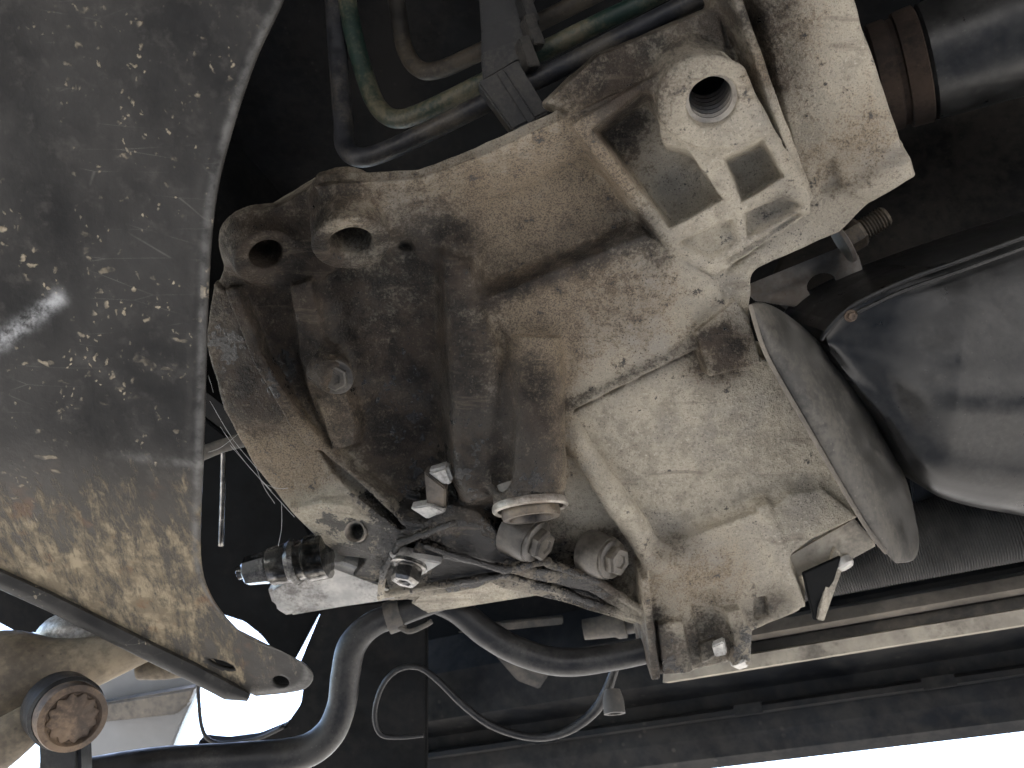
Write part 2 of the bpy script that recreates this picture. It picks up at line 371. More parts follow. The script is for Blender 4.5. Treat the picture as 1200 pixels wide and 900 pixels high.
# ------------------------------------------------------------------ signed-distance casting tools
class Field:
    def __init__(s): s.pr = []
    def add(s, kind, fn, lo, hi, k, idn): s.pr.append((kind, fn, np.array(lo), np.array(hi), k, idn))
    # polygon prism, outline in pixels with z (mm); top face = best fit plane
    def prism(s, poly, depth, idn, k=.004, draft=8, rnd=.0015, kind='add', axis=None, pt=G, ztop=None, n0=None):
        P = np.array([pt(*q) for q in poly]); c = P.mean(0)
        u, sv, vt = np.linalg.svd(P - c); n = vt[2] if n0 is None else nrm(n0); n = n if n[2] > 0 else -n
        rays = P / -P[:, 2:3]
        tt = (c @ n) / (rays @ n); P = rays * tt[:, None]
        ax = n if axis is None else nrm(axis)
        e1, e2, _ = frame(n)
        Q = np.stack([(P - c) @ e1, (P - c) @ e2], 1)
        cross = sum(Q[i][0] * Q[(i + 1) % len(Q)][1] - Q[(i + 1) % len(Q)][0] * Q[i][1] for i in range(len(Q)))
        A, B = Q, np.roll(Q, -1, 0)
        sh1, sh2 = (ax @ e1) / (ax @ n), (ax @ e2) / (ax @ n)
        td = math.tan(RAD(draft))
        top = 0.0 if ztop is None else ztop
        def fn(X):
            L = X - c; wv = L @ n
            a = L @ e1 - sh1 * wv; b_ = L @ e2 - sh2 * wv
            d = np.full(len(X), 1e9); sg = np.ones(len(X), bool)
            for (x0, y0), (x1, y1) in zip(A, B):
                ex, ey = x1 - x0, y1 - y0; wx, wy = a - x0, b_ - y0
                h = np.clip((wx * ex + wy * ey) / (ex * ex + ey * ey + 1e-18), 0, 1)
                dx, dy = wx - ex * h, wy - ey * h
                d = np.minimum(d, dx * dx + dy * dy)
                c1 = b_ >= y0; c2 = b_ < y1; c3 = ex * wy > ey * wx
                fl = (c1 & c2 & c3) | (~c1 & ~c2 & ~c3); sg ^= fl
            d2 = np.sqrt(d) * np.where(sg, 1, -1)
            d2 = d2 + wv * td if kind == 'add' else d2 - wv * td
            d2 = d2 * math.cos(RAD(draft))
            q1 = d2 + rnd; q2 = np.maximum(wv - top, -wv - depth) + rnd
            return np.minimum(np.maximum(q1, q2), 0) + np.hypot(np.maximum(q1, 0), np.maximum(q2, 0)) - rnd
        sp = abs(depth * td) + .004
        allp = np.vstack([P + n * top, P - ax * depth])
        s.add(kind, fn, allp.min(0) - sp, allp.max(0) + sp, k, idn)
    def cone(s, a, b, ra, rb, idn, k=.004, kind='add', flat=True):
        a, b = np.array(a), np.array(b); ab = b - a; L = np.linalg.norm(ab); n = ab / L
        def fn(X):
            p = X - a; t = p @ n
            if flat:
                rr = np.linalg.norm(p - t[:, None] * n, axis=1)
                q1 = rr - (ra + (rb - ra) * np.clip(t / L, 0, 1)) + .001; q2 = np.abs(t - L / 2) - L / 2 + .001
                return np.minimum(np.maximum(q1, q2), 0) + np.hypot(np.maximum(q1, 0), np.maximum(q2, 0)) - .001
            h = np.clip(t / L, 0, 1)
            return np.linalg.norm(p - h[:, None] * ab, axis=1) - (ra + (rb - ra) * h)
        r = max(ra, rb); s.add(kind, fn, np.minimum(a, b) - r, np.maximum(a, b) + r, k, idn)
    def eval(s, X, margin):
        d = np.full(len(X), .05); ids = np.zeros(len(X), np.int16)
        for kind, fn, lo, hi, k, idn in s.pr:
            mg = margin + k
            m = np.all((X > lo - mg) & (X < hi + mg), axis=1)
            if not m.any(): continue
            x = X[m]; a = d[m]; b_ = fn(x)
            if kind == 'add':
                h = np.maximum(k - np.abs(a - b_), 0) / k if k else 0
                r = np.minimum(a, b_) - h * h * k * .25
                ii = ids[m]; ii[b_ < a] = idn; ids[m] = ii
            else:
                b_ = -b_; h = np.maximum(k - np.abs(a - b_), 0) / k if k else 0
                r = np.maximum(a, b_) + h * h * k * .25
                if idn is not None: ii = ids[m]; ii[b_ > a] = idn; ids[m] = ii
            d[m] = r
        # slight unevenness of the sand casting
        x, y, z = X.T
        d = d + .00032 * (np.sin(x * 140 + 3 * np.sin(y * 61)) * np.sin(y * 117 + 2 * np.sin(z * 83)) + .6 * np.sin(x * 311 + y * 97) * np.sin(y * 283 - z * 190))
        return d, ids
    def mesh(s, h, zcut=None):
        lo = np.min([p[2] for p in s.pr if p[0] == 'add'], 0) - .012; hi = np.max([p[3] for p in s.pr if p[0] == 'add'], 0) + .012
        B = 8; cs = h * B
        nb = np.ceil((hi - lo) / cs).astype(int) + 1
        cc = np.stack(np.meshgrid(*[np.arange(q) for q in nb], indexing='ij'), -1).reshape(-1, 3)
        cd, _ = s.eval(lo + (cc + .5) * cs - h * .5, cs * 1.4)
        act = np.abs(cd) < cs * 1.15
        n = nb * B
        Dn = np.where(cd < 0, -1, 1).astype(np.float32).reshape(nb)
        Dn = np.repeat(np.repeat(np.repeat(Dn, B, 0), B, 1), B, 2)
        I = np.zeros(n, np.int16)
        off = np.stack(np.meshgrid(*[np.arange(B)] * 3, indexing='ij'), -1).reshape(-1, 3)
        ab = cc[act]
        for i in range(0, len(ab), 1500):
            idx = (ab[i:i + 1500, None, :] * B + off[None]).reshape(-1, 3)
            dd, ii = s.eval(lo + idx * h, .006)
            Dn[idx[:, 0], idx[:, 1], idx[:, 2]] = dd; I[idx[:, 0], idx[:, 1], idx[:, 2]] = ii
        S = Dn < 0
        c = np.zeros(np.array(S.shape) - 1, np.int8)
        for dx in (0, 1):
            for dy in (0, 1):
                for dz in (0, 1):
                    c += S[dx:dx + c.shape[0], dy:dy + c.shape[1], dz:dz + c.shape[2]]
        A = np.argwhere((c > 0) & (c < 8)); vid = np.full(c.shape, -1, np.int32); vid[tuple(A.T)] = np.arange(len(A))
        acc = np.zeros((len(A), 3)); cnt = np.zeros(len(A))
        for ax in range(3):
            o1, o2 = [q for q in range(3) if q != ax]
            for u in (0, 1):
                for v in (0, 1):
                    p0 = A.copy(); p0[:, o1] += u; p0[:, o2] += v; p1 = p0.copy(); p1[:, ax] += 1
                    d0, d1 = Dn[tuple(p0.T)], Dn[tuple(p1.T)]; cr = (d0 < 0) != (d1 < 0)
                    t = np.where(cr, d0 / np.where(cr, d0 - d1, 1), 0)
                    q = p0.astype(float); q[:, ax] += t
                    acc[cr] += q[cr]; cnt[cr] += 1
        V = lo + acc / cnt[:, None] * h
        ids = I[tuple(A.T)]
        for da in ((1, 1, 1), (1, 0, 0), (0, 1, 0), (0, 0, 1)):
            z0 = ids == 0
            if z0.any(): ids[z0] = I[tuple((A[z0] + np.array(da)).T)]
        F = []
        for ax in range(3):
            o1, o2 = [(1, 2), (2, 0), (0, 1)][ax]
            s0 = [slice(None)] * 3; s1 = [slice(None)] * 3; s0[ax] = slice(0, -1); s1[ax] = slice(1, None)
            E = np.argwhere(S[tuple(s0)] != S[tuple(s1)])
            E = E[(E[:, o1] > 0) & (E[:, o2] > 0)]
            g = []
            for u, v in ((1, 1), (0, 1), (0, 0), (1, 0)):
                q = E.copy(); q[:, o1] -= u; q[:, o2] -= v; g.append(vid[np.clip(q[:, 0], 0, c.shape[0] - 1), np.clip(q[:, 1], 0, c.shape[1] - 1), np.clip(q[:, 2], 0, c.shape[2] - 1)])
            q = np.stack(g, 1); neg = S[tuple(E.T)]; q[~neg] = q[~neg][:, ::-1]
            F.append(q[(q >= 0).all(1)])
        F = np.vstack(F)
        # one relaxation pass
        for _ in range(1):
            acc = np.zeros_like(V); cnt = np.zeros(len(V))
            for k in range(4):
                np.add.at(acc, F[:, k], V[F[:, (k + 1) % 4]]); np.add.at(cnt, F[:, k], 1)
            V = V * .85 + .15 * acc / np.maximum(cnt, 1)[:, None]
        fn = np.cross(V[F[:, 2]] - V[F[:, 0]], V[F[:, 3]] - V[F[:, 1]])
        nn = np.zeros_like(V)
        for k in range(4): np.add.at(nn, F[:, k], fn)
        nn /= np.linalg.norm(nn, axis=1)[:, None] + 1e-12
        return V, F, ids, nn
def split_build(V, F, ids, nn, names, mat, parent, attrs, back_ok=.35):
    """one mesh object for each id"""
    fid = ids[F[:, 0]]
    fc = V[F].mean(1)
    facing = np.einsum('ij,ij->i', nn[F[:, 0]], fc / np.linalg.norm(fc, axis=1)[:, None])
    for i in np.unique(fid):
        f = F[fid == i]
        if len(f) < 4: continue
        u, inv = np.unique(f, return_inverse=True)
        mesh_obj(names[i], V[u], inv.reshape(f.shape), mat, parent, attrs={k: a[u] for k, a in attrs.items()}, normals=nn[u])

# ================================================================== THE SETTING
def struct(o): o['kind'] = 'structure'; return o
g = 300.0
GZ = .70
struct(mesh_obj('ground', [(-g, -g, GZ), (g, -g, GZ), (g, g, GZ), (-g, g, GZ)], [(0, 1, 2, 3)], 'concrete', smooth=False, world=True))

# ================================================================== GEARBOX CASTING
gear = thing('gearbox', G(620, 420, -20), 'large cast alloy gearbox and bell housing, oily brown one side, dusty beige the other', 'gearbox')
F_ = Field()
NAMES = ['gear_case', 'gear_case', 'upper_flange', 'valley_wall', 'step_wall', 'side_panel', 'rib', 'lower_wall', 'foot_block',
         'lug', 'mounting_pad', 'mounting_block', 'bell_housing', 'boss', 'boss', 'bell_flange', 'ridge', 'plug_tower', 'foot_pad', 'fin', 'flange_rail', 'gasket_edge', 'rib', 'lug', 'nub', 'joint_plate', 'bracket_wall', 'fin', 'lug', 'rib']
CASE, UPF, VAL, STEP, PANEL, RIB1, LOWW, FOOT, LUG, PAD, BLOCK, BELL, BOSS1, BOSS2, BFL, RIDGE, TOWER, FPAD, FIN, RAIL, GASK, RIB2, LUG2, NUB, JOINT, BWALL, FIN2, LUG3, RIB3 = range(1, 30)
P = F_.prism
# core
P([(300, 262, -50), (370, 222, -50), (490, 214, -50), (670, 140, -50), (850, 60, -50), (940, 240, -50), (850, 335, -50), (900, 440, -50), (1000, 600, -50), (925, 640, -50), (935, 700, -50), (770, 780, -50), (745, 715, -50), (610, 660, -50), (480, 640, -50), (330, 480, -50)], .07, CASE, k=.002)
# upper flange, sloping down into the valley
P([(366, 217, 10), (492, 208, 14), (562, 182, 15), (672, 132, 18), (800, 74, 22), (760, 130, 4), (700, 172, -10), (600, 222, -16), (500, 268, -20), (440, 300, -22)], .05, UPF, k=.006, rnd=.002, axis=(0, -.22, 1), draft=3)
P([(372, 205, 0), (490, 199, 0), (556, 174, 0), (664, 124, 2), (800, 64, 4), (800, 90, 4), (672, 150, 0), (490, 225, 0), (376, 225, 0)], .012, GASK, k=0.0001, rnd=.001, draft=0, n0=(0, -.25, .97))
# valley
P([(480, 280, -20), (690, 168, -16), (775, 280, -30), (580, 362, -34), (500, 350, -30)], .05, VAL, k=.010)
# step
P([(566, 352, -8), (756, 276, -6), (838, 332, -8), (862, 385, -14), (830, 402, -17), (664, 484, -23), (628, 440, -18)], .05, STEP, k=.003, draft=20, rnd=.0015)
# flat pale panel
P([(655, 492, -34), (845, 396, -30), (905, 425, -28), (1012, 604, -30), (892, 600, -30), (765, 640, -32)], .05, PANEL, k=.004)
# rounded rib along the lower left of the panel
F_.cone(G(660, 488, -24), G(672, 512, -20), .0075, .0090, RIB1, k=.006, flat=False)
F_.cone(G(672, 512, -20), G(770, 655, -19), .0095, .013, RIB1, k=.008, flat=False)
# wall below the rib
P([(655, 510, -28), (770, 650, -34), (752, 728, -48), (612, 670, -44), (600, 600, -34)], .05, LOWW, k=.012)
# foot block
P([(760, 660, -12), (800, 632, -16), (890, 600, -16), (925, 680, -13), (938, 716, -11), (884, 738, -8), (858, 776, -8), (800, 788, -8), (766, 792, -8), (752, 700, -10)], .06, FOOT, k=.009, draft=5)
F_.cone(G(778, 636, -6), G(810, 630, -8), .012, .009, None, k=.012, kind='sub', flat=False)
P([(752, 680, 2), (760, 678, 2), (774, 796, 6), (764, 798, 6)], .05, 36, k=.002, draft=2, rnd=.0008, n0=(0, -.25, .97))
P([(806, 700, -9), (838, 690, -9), (846, 740, -8), (820, 750, -8)], .006, None, k=.004, kind='sub', ztop=.02, draft=20)
P([(771, 733, 0), (800, 729, 0), (812, 788, 3), (778, 792, 3)], .03, FPAD, k=.0015, draft=4, rnd=.0008)
P([(852, 718, 2), (868, 714, 0), (882, 742, 2), (880, 780, 6), (858, 781, 6), (862, 752, 4)], .04, FIN, k=.003, draft=6)
P([(884, 706, -4), (902, 702, -4), (906, 728, -4), (886, 734, -4)], .012, None, k=.002, kind='sub', ztop=.01)
P([(819, 755, -6), (838, 748, -2), (842, 766, 2), (822, 778, 2)], .03, FIN2, k=.002, draft=5)
P([(888, 596, -14), (900, 592, -12), (944, 712, -8), (930, 716, -9)], .05, RIB2, k=.004, draft=10)
P([(896, 606, -14), (925, 580, -20), (965, 574, -22), (1006, 606, -22), (950, 632, -14), (921, 654, -11)], .045, LUG2, k=.008, draft=14)
# dark lug above the panel
P([(815, 390, -6), (862, 352, -6), (878, 372, -2), (893, 426, 0), (832, 441, 1)], .05, LUG, k=.003, draft=4)
# mounting pad with pockets
P([(668, 146, 16), (758, 93, 26), (850, 52, 34), (886, 72, 36), (951, 230, 12), (950, 250, 8), (838, 324, -8), (786, 294, -4)], .07, PAD, k=.003, draft=7, rnd=.0022, axis=(-.05, -.22, 1))
tilt = nrm((-.34, -.20, 1))
P([(692, 150, 17), (752, 108, 22), (768, 112, 22), (776, 168, 16), (806, 176, 14), (848, 234, 4), (784, 268, 0)], .028, None, k=.0025, kind='sub', ztop=.02, axis=tilt, draft=3, rnd=.003)
P([(848, 186, 12), (893, 165, 15), (918, 207, 8), (870, 236, 4)], .017, None, k=.0025, kind='sub', ztop=.02, axis=tilt, draft=5, rnd=.003)
P([(792, 286, -2), (858, 256, 2), (868, 284, -1), (834, 306, -5)], .008, None, k=.004, kind='sub', ztop=.02, draft=14)
P([(872, 250, 3), (918, 229, 6), (938, 240, 6), (930, 250, 4), (876, 280, -1)], .007, None, k=.004, kind='sub', ztop=.02, draft=14)
P([(850, 306, -4), (936, 250, 6), (942, 256, 6), (858, 313, -5)], .007, None, k=.003, kind='sub', ztop=.02, draft=8)
cb = [(833 + 63 * math.cos(a), 119 + 56 * math.sin(a)) for a in np.linspace(.55 * math.pi, 1.45 * math.pi, 17)]
P([(x, y, 24 + (170 - y) * .15) for x, y in cb] + [(846, 66, 39.6), (880, 74, 38.4), (906, 158, 25.8), (856, 174, 23.4)], .05, PAD, k=.002, draft=6)
PADN = nrm(np.array([-.05, -.36, .93]))
hole_c = G(834, 120, 31); PADN = nrm((-.10, -.66, .74))
F_.cone(hole_c + PADN * .03, hole_c - PADN * .052, .0166, .0166, None, k=.002, kind='sub')
# mounting block to the right
P([(866, -60, 8), (985, -60, 8), (1010, 30, 10), (1070, 206, 4), (1022, 235, -4), (984, 272, -12), (880, 318, -24), (838, 330, -26), (948, 244, -6)], .07, BLOCK, k=.002, draft=5, rnd=.002)
F_.cone(G(880, -20, 26), G(938, 150, 13), .030, .011, None, k=.02, kind='sub', flat=False)
P([(952, 200, 4), (984, 183, 4), (996, 226, -2), (962, 234, -4)], .010, None, k=.003, kind='sub', ztop=.02, draft=20)
P([(1040, 195, 6), (1066, 190, 6), (1071, 206, 4), (1024, 234, -2), (1000, 226, -2)], .03, BLOCK, k=.006, draft=10)
P([(854, -20, 33), (863, -20, 33), (908, 105, 26), (955, 232, 9), (949, 238, 9), (899, 115, 25)], .05, JOINT, k=.0015, draft=1, rnd=.001)
# wall above the pad, under the pipes
P([(640, 120, 4), (700, 66, 4), (838, 8, 8), (852, 50, 10), (760, 95, 8), (672, 135, 4)], .03, BWALL, k=.004)
# right-hand lower wall of pad and the corner fillet
P([(838, 326, -16), (880, 318, -24), (880, 345, -26), (872, 392, -24), (838, 392, -20)], .05, CASE, k=.010)
# bell housing
P([(262, 330, -40), (300, 262, -32), (370, 224, -26), (445, 290, -26), (530, 300, -24), (570, 360, -22), (610, 420, -22), (655, 500, -22), (640, 590, -20), (560, 596, -16), (500, 600, -16), (440, 585, -18), (380, 540, -26), (330, 480, -34)], .06, BELL, k=.008, draft=10)
F_.cone(G(388, 390, 8), G(428, 540, 2), .028, .024, None, k=.02, kind='sub', flat=False)
F_.cone(G(468, 345, 6), G(490, 565, 4), .034, .037, None, k=.02, kind='sub', flat=False)
P([(340, 336, -14), (362, 330, -14), (384, 430, -14), (398, 520, -16), (372, 490, -18), (352, 420, -18)], .04, RIB3, k=.010, draft=16)
F_.cone(G(380, 428, -18), G(396, 443, -6), .017, .014, NUB, k=.012)
P([(372, 470, -12), (404, 458, -8), (416, 500, -8), (412, 522, -8), (390, 528, -10)], .03, NUB, k=.006, draft=10)
# central ridge and tower
P([(520, 300, -10), (546, 312, -8), (580, 420, 6), (584, 520, 15), (570, 580, 19), (548, 586, 19), (536, 560, 17), (528, 440, 8)], .05, RIDGE, k=.008, draft=24, rnd=.006)
P([(596, 425, -8), (640, 415, -10), (656, 560, 4), (588, 570, 6)], .05, TOWER, k=.008, draft=10, rnd=.006)
F_.cone(G(628, 395, -20), G(620, 570, 10), .022, .0295, TOWER, k=.006)
F_.cone(G(616, 560, 6), G(621, 588, 14), .0292, .0280, TOWER, k=.002)
F_.cone(G(598, 515, 2), G(592, 556, 14), .012, .015, TOWER, k=.008, flat=False)
F_.cone(G(592, 440, 10), G(588, 560, 24), .006, .009, None, k=.008, kind='sub', flat=False)
# bosses on the left
P([(252, 348, -34), (264, 306, -28), (283, 268, -22), (300, 257, -20), (368, 217, -14), (400, 260, -16), (392, 318, -22), (342, 342, -26), (290, 360, -30)], .05, BELL, k=.006, draft=5)
F_.cone(G(298, 276, -34), G(313, 303, -12), .028, .0245, BOSS1, k=.012)
F_.cone(G(404, 226, -22), G(412, 287, 14), .0265, .0280, BOSS2, k=.006)
ax1 = nrm(G(314, 304, -4) - G(292, 262, -40)); ax2 = nrm(G(412, 287, 14) - G(404, 226, -22))
F_.cone(G(311, 296, -12) + ax1 * .01, G(311, 296, -12) - ax1 * .04, .0125, .0115, None, k=.002, kind='sub')
F_.cone(G(412, 287, 14) + ax2 * .01, G(412, 287, 14) - ax2 * .13, .0150, .0140, None, k=.002, kind='sub')
F_.cone(G(412, 287, 14) + ax2 * .004, G(412, 287, 14) - ax2 * .006, .0205, .0135, None, k=.001, kind='sub')
# bell flange: broad curved band on the engine side
P([(250, 330, -30), (268, 345, -22), (300, 425, -18), (345, 500, -16), (400, 560, -14), (448, 600, -12), (490, 632, -12), (450, 655, -14), (400, 640, -18), (345, 604, -24), (300, 550, -30), (262, 480, -36), (240, 400, -40)], .05, BFL, k=.002, draft=2)
P([(262, 338, -14), (276, 338, -14), (306, 415, -12), (350, 490, -9), (410, 552, -6), (480, 606, -4), (510, 626, -4), (496, 634, -4), (460, 610, -6), (400, 566, -7), (340, 500, -10), (296, 424, -13)], .02, BFL, k=.003, draft=4)
P([(362, 533, 4), (372, 533, 4), (424, 574, 4), (476, 626, 4), (466, 631, 4), (404, 588, 4), (380, 566, 4)], .030, None, k=.001, kind='sub', ztop=.02, draft=4)
# bright lower lip of the flange with its threaded hole
P([(338, 596, -18), (372, 590, -10), (402, 592, -7), (446, 614, -8), (462, 640, -18), (440, 656, -30), (400, 652, -36), (372, 632, -32)], .04, LUG3, k=.003, draft=6)
F_.cone(G(411, 622, 8), G(424, 624, -34), .0085, .0075, None, k=.001, kind='sub')
# lower flange rails
P([(470, 600, -4), (512, 590, -4), (556, 598, -6), (600, 640, -8), (640, 655, -10), (612, 668, -12), (545, 650, -12), (500, 632, -10)], .04, RAIL, k=.004, draft=8)
P([(486, 636, -8), (545, 650, -10), (612, 664, -12), (668, 672, -14), (700, 684, -16), (752, 716, -18), (748, 726, -18), (690, 694, -18), (610, 676, -16), (540, 660, -16), (484, 648, -14)], .012, RAIL, k=.002, draft=2, rnd=.001, n0=(0, -.4, .9))
P([(448, 668, -24), (520, 640, -24), (600, 668, -26), (560, 690, -34), (500, 700, -36), (460, 700, -36)], .04, RAIL, k=.004, draft=4)
P([(560, 676, -24), (620, 672, -26), (690, 694, -30), (748, 724, -30), (744, 732, -34), (660, 706, -34), (590, 690, -34)], .010, RAIL, k=.002, draft=2, rnd=.001, n0=(0, -.4, .9))
for i, pts in enumerate((((468, 636, -2, .0032), (500, 624, 0, .003), (532, 612, 1, .0026)), ((498, 640, -4, .0026), (545, 655, -5, .003), (592, 668, -7, .0032), (642, 657, -6, .0034)),
             ((452, 697, -30, .003), (520, 685, -28, .003), (592, 674, -24, .003)), ((592, 674, -22, .0036), (660, 694, -24, .0036), (752, 727, -26, .0036)),
             ((642, 660, -10, .0036), (700, 680, -12, .0036), (756, 718, -13, .0036)), ((470, 634, -4, .003), (450, 668, -14, .003), (445, 700, -30, .003)))):
    for (a0, b0, c0_, r0), (a1, b1, c1_, r1) in zip(pts, pts[1:]):
        F_.cone(G(a0, b0, c0_), G(a1, b1, c1_), r0, r1, 30 + i, k=.003, flat=False)
NAMES += ['flange_rib'] * 6 + ['edge_rib']
P([(446, 590, -4), (478, 600, -2), (506, 606, -2), (500, 614, -6), (468, 606, -8)], .022, None, k=.002, kind='sub', ztop=.02, draft=2)
P([(436, 650, -30), (470, 655, -26), (500, 650, -26), (596, 668, -30), (588, 690, -40), (500, 704, -44), (436, 704, -46), (400, 690, -44)], .03, RAIL, k=.004, draft=4)
V, Fq, ids, nn = F_.mesh(.00125)
def mask(V, blobs):
    a = np.zeros(len(V))
    for q_ in blobs:
        px, py, r, v = q_[:4]; c = G(px, py, -8)[:2]; p = V[:, :2] - c
        if len(q_) == 6:                       # streak between two points
            e = G(q_[4], q_[5], -8)[:2] - c; h = np.clip((p @ e) / (e @ e), 0, 1); p = p - h[:, None] * e
        q = np.exp(-(p ** 2).sum(1) / (r / 1510.) ** 2)
        a = a + v * q
    return np.where(a > 0, 1 - np.exp(-1.75 * np.maximum(a, 0) ** 1.1), 0)
oil_shade = mask(V, [(620, 300, 120, .30), (760, 230, 100, .22), (720, 380, 80, .22), (930, 160, 90, .2), (520, 230, 70, .2), (560, 430, 26, -.45, 560, 520), (480, 640, 60, .4), (600, 660, 60, .4), (700, 690, 50, .3), (830, 740, 70, .3), (430, 250, 50, .2), (640, 500, 40, .3), (395, 625, 36, -.6), (1000, 250, 60, .35), (300, 300, 85, 1.0), (370, 250, 50, .5), (400, 310, 40, .6), (455, 300, 34, .5), (330, 400, 70, .9), (400, 350, 55, .75), (390, 260, 45, .35), (480, 420, 75, 1.0), (450, 520, 70, .9), (540, 450, 55, .95), (500, 560, 60, .8), (560, 540, 55, .8), (625, 450, 36, .6),  # oil stains plus painted shade at step, groove, pockets, hollows and foot block
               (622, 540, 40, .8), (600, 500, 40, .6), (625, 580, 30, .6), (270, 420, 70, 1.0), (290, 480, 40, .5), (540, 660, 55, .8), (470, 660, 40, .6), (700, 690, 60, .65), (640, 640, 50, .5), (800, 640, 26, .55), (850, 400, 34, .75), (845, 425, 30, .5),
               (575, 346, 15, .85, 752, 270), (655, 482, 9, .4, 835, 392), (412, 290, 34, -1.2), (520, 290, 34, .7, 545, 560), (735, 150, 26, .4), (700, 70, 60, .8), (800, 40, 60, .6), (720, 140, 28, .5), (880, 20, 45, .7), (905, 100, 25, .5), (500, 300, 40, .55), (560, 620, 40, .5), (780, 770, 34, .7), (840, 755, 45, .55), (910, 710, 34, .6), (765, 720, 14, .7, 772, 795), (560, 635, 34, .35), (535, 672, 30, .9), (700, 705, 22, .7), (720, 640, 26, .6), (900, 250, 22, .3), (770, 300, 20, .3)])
brown = mask(V, [(636, 440, 24, .8, 640, 560), (480, 500, 50, .5), (395, 625, 42, -1.0), (560, 640, 50, -.5), (560, 230, 60, .3), (330, 300, 60, .6), (760, 340, 60, .3), (620, 390, 50, .5), (900, 60, 60, .5), (990, 190, 40, .3), (850, 660, 60, .25), (700, 560, 40, .25), (600, 280, 70, .9), (690, 220, 60, .8), (660, 330, 60, .5), (620, 440, 50, .9), (630, 520, 40, .8), (380, 440, 60, .8), (480, 400, 60, .5), (330, 540, 80, .7), (300, 470, 60, .6), (400, 230, 60, .6), (440, 480, 60, .5),  # brown dust, cleared on the lower lip to paint its blown-out brightness
                 (850, 410, 40, .7), (870, 110, 22, .4), (1020, 150, 60, .25), (930, 190, 40, .25), (720, 400, 90, .2), (820, 700, 70, .3), (760, 680, 50, .25), (700, 110, 60, .6), (500, 240, 60, .25), (690, 660, 50, .4)])
wet = mask(V, [(430, 640, 40, .4), (570, 650, 50, .4), (660, 690, 40, .4), (470, 480, 50, .25), (545, 540, 40, .2), (330, 440, 40, .25), (540, 665, 40, .9), (470, 665, 40, .7), (400, 665, 30, .8), (380, 610, 20, .3), (495, 602, 24, .8), (625, 585, 30, .5), (600, 640, 26, .4), (430, 585, 14, .6, 470, 628), (690, 700, 24, .5), (505, 570, 34, .5), (720, 660, 20, .5), (790, 775, 24, .35), (870, 750, 20, .35), (250, 400, 24, .5)])
split_build(V, Fq, ids, nn, NAMES, 'cast', gear, {'oil_shade': oil_shade, 'brown': brown, 'wet': wet})
print('casting', len(Fq), 'quads', round(time.time() - T0, 1), 's')

# threaded insert of the mounting pad
prof = []
for i in range(7):
    t_ = -.006 - i * .0066; prof += [(t_, .0168), (t_ - .0022, .0140), (t_ - .0034, .0140), (t_ - .0056, .0168)]
lathe('threaded_hole', hole_c, PADN, prof, 'thread', gear, 48, cap=False)
lathe('hole_end', hole_c - PADN * .050, PADN, [(0, .0165), (.001, .016)], 'pan', gear, 32)  # black colour stands for the shade at the hole's bottom
prof = []
for i in range(9): t_ = .004 - i * .0034; prof += [(t_, .0086), (t_ - .0017, .0070)]
a3 = nrm(G(411, 622, 8) - G(424, 624, -34))
lathe('threaded_hole', G(417, 623, -12), a3, prof, 'thread', gear, 28, cap=False)

# drain plug under the tower
ap = nrm(nrm(G(621, 588, 10) - G(616, 560, 2)) + .6 * DOWN)
pc = G(621, 590, 15)
lathe('plug_collar', pc, ap, [(-.014, .0290), (-.001, .0286), (0, .027)], 'steel_dark', gear, 44)
plug = mesh_obj('drain_plug', *tube_data([pc - ap * .004, pc + ap * .002], .0235, 40, raw=True), 'steel_dark', gear); sharp(plug)
lathe('sealing_ring', pc, ap, [(-.001, .0295), (.002, .0305), (.0045, .0302), (.0058, .0285), (.0045, .0262), (-.001, .0260)], 'steel', plug, 48, cap=False)
lathe('rim', pc, ap, [(.001, .0225), (.0095, .0235), (.0120, .0222), (.0120, .0180), (.0090, .0162), (.0040, .0158), (.0040, .0008)], 'steel_dark', plug, 48, cap=False)
hexbolt(plug, pc + ap * .002, ap, .0085, .0035, 'steel_dark', washer=False, name='hex_socket')

# bolts along the lower flange
def bolt_boss(px, py, z, ax, r=.0125, mat='greasy'):
    p = G(px, py, z)
    lathe('bolt_boss', p - ax * .024, ax, [(0, r * 1.75), (.020, r * 1.6), (.0235, r * 1.5), (.024, r * 1.3)], 'greasy', gear, 32)
    hexbolt(gear, p, ax, r, r * .95, mat)
bolt_boss(627, 634, -6, nrm((.62, -.25, .45)))
bolt_boss(716, 655, -10, nrm((.55, -.05, .62)), .0115, 'greasy')
hexbolt(gear, G(480, 662, -10), nrm((-.2, -.72, .5)), .0115, .016, 'chrome', name='flange_nut')
hexbolt(gear, G(394, 441, -6), nrm((-.1, -.3, .8)), .010, .006, 'greasy')
# lug chips on the lower edge: lit facets painted pale, shaded one dark
plate('lug', [G(499, 554, 6), G(524, 546, 9), G(531, 566, 8), G(521, 571, 6)], .012, 'bright_alloy', gear, .0025)
plate('lug', [G(497, 553, 6), G(522, 573, 6), G(522, 598, -2), G(500, 592, -2)], .010, 'steel_dark', gear)
plate('lug', [G(480, 596, -2), G(504, 592, 2), G(523, 600, 2), G(500, 609, -2)], .010, 'bright_alloy', gear)
plate('lug', [G(455, 648, -4), G(490, 655, -2), G(518, 660, -2), G(486, 680, -6), G(468, 676, -8)], .014, 'bright_alloy', gear)
plate('lug', [G(834, 758, 6), G(848, 752, 10), G(852, 768, 9), G(838, 771, 6)], .008, 'bright_alloy', gear)
plate('lug', [G(856, 781, 6), G(874, 774, 8), G(878, 782, 4), G(866, 786, 2)], .008, 'bright_alloy', gear)
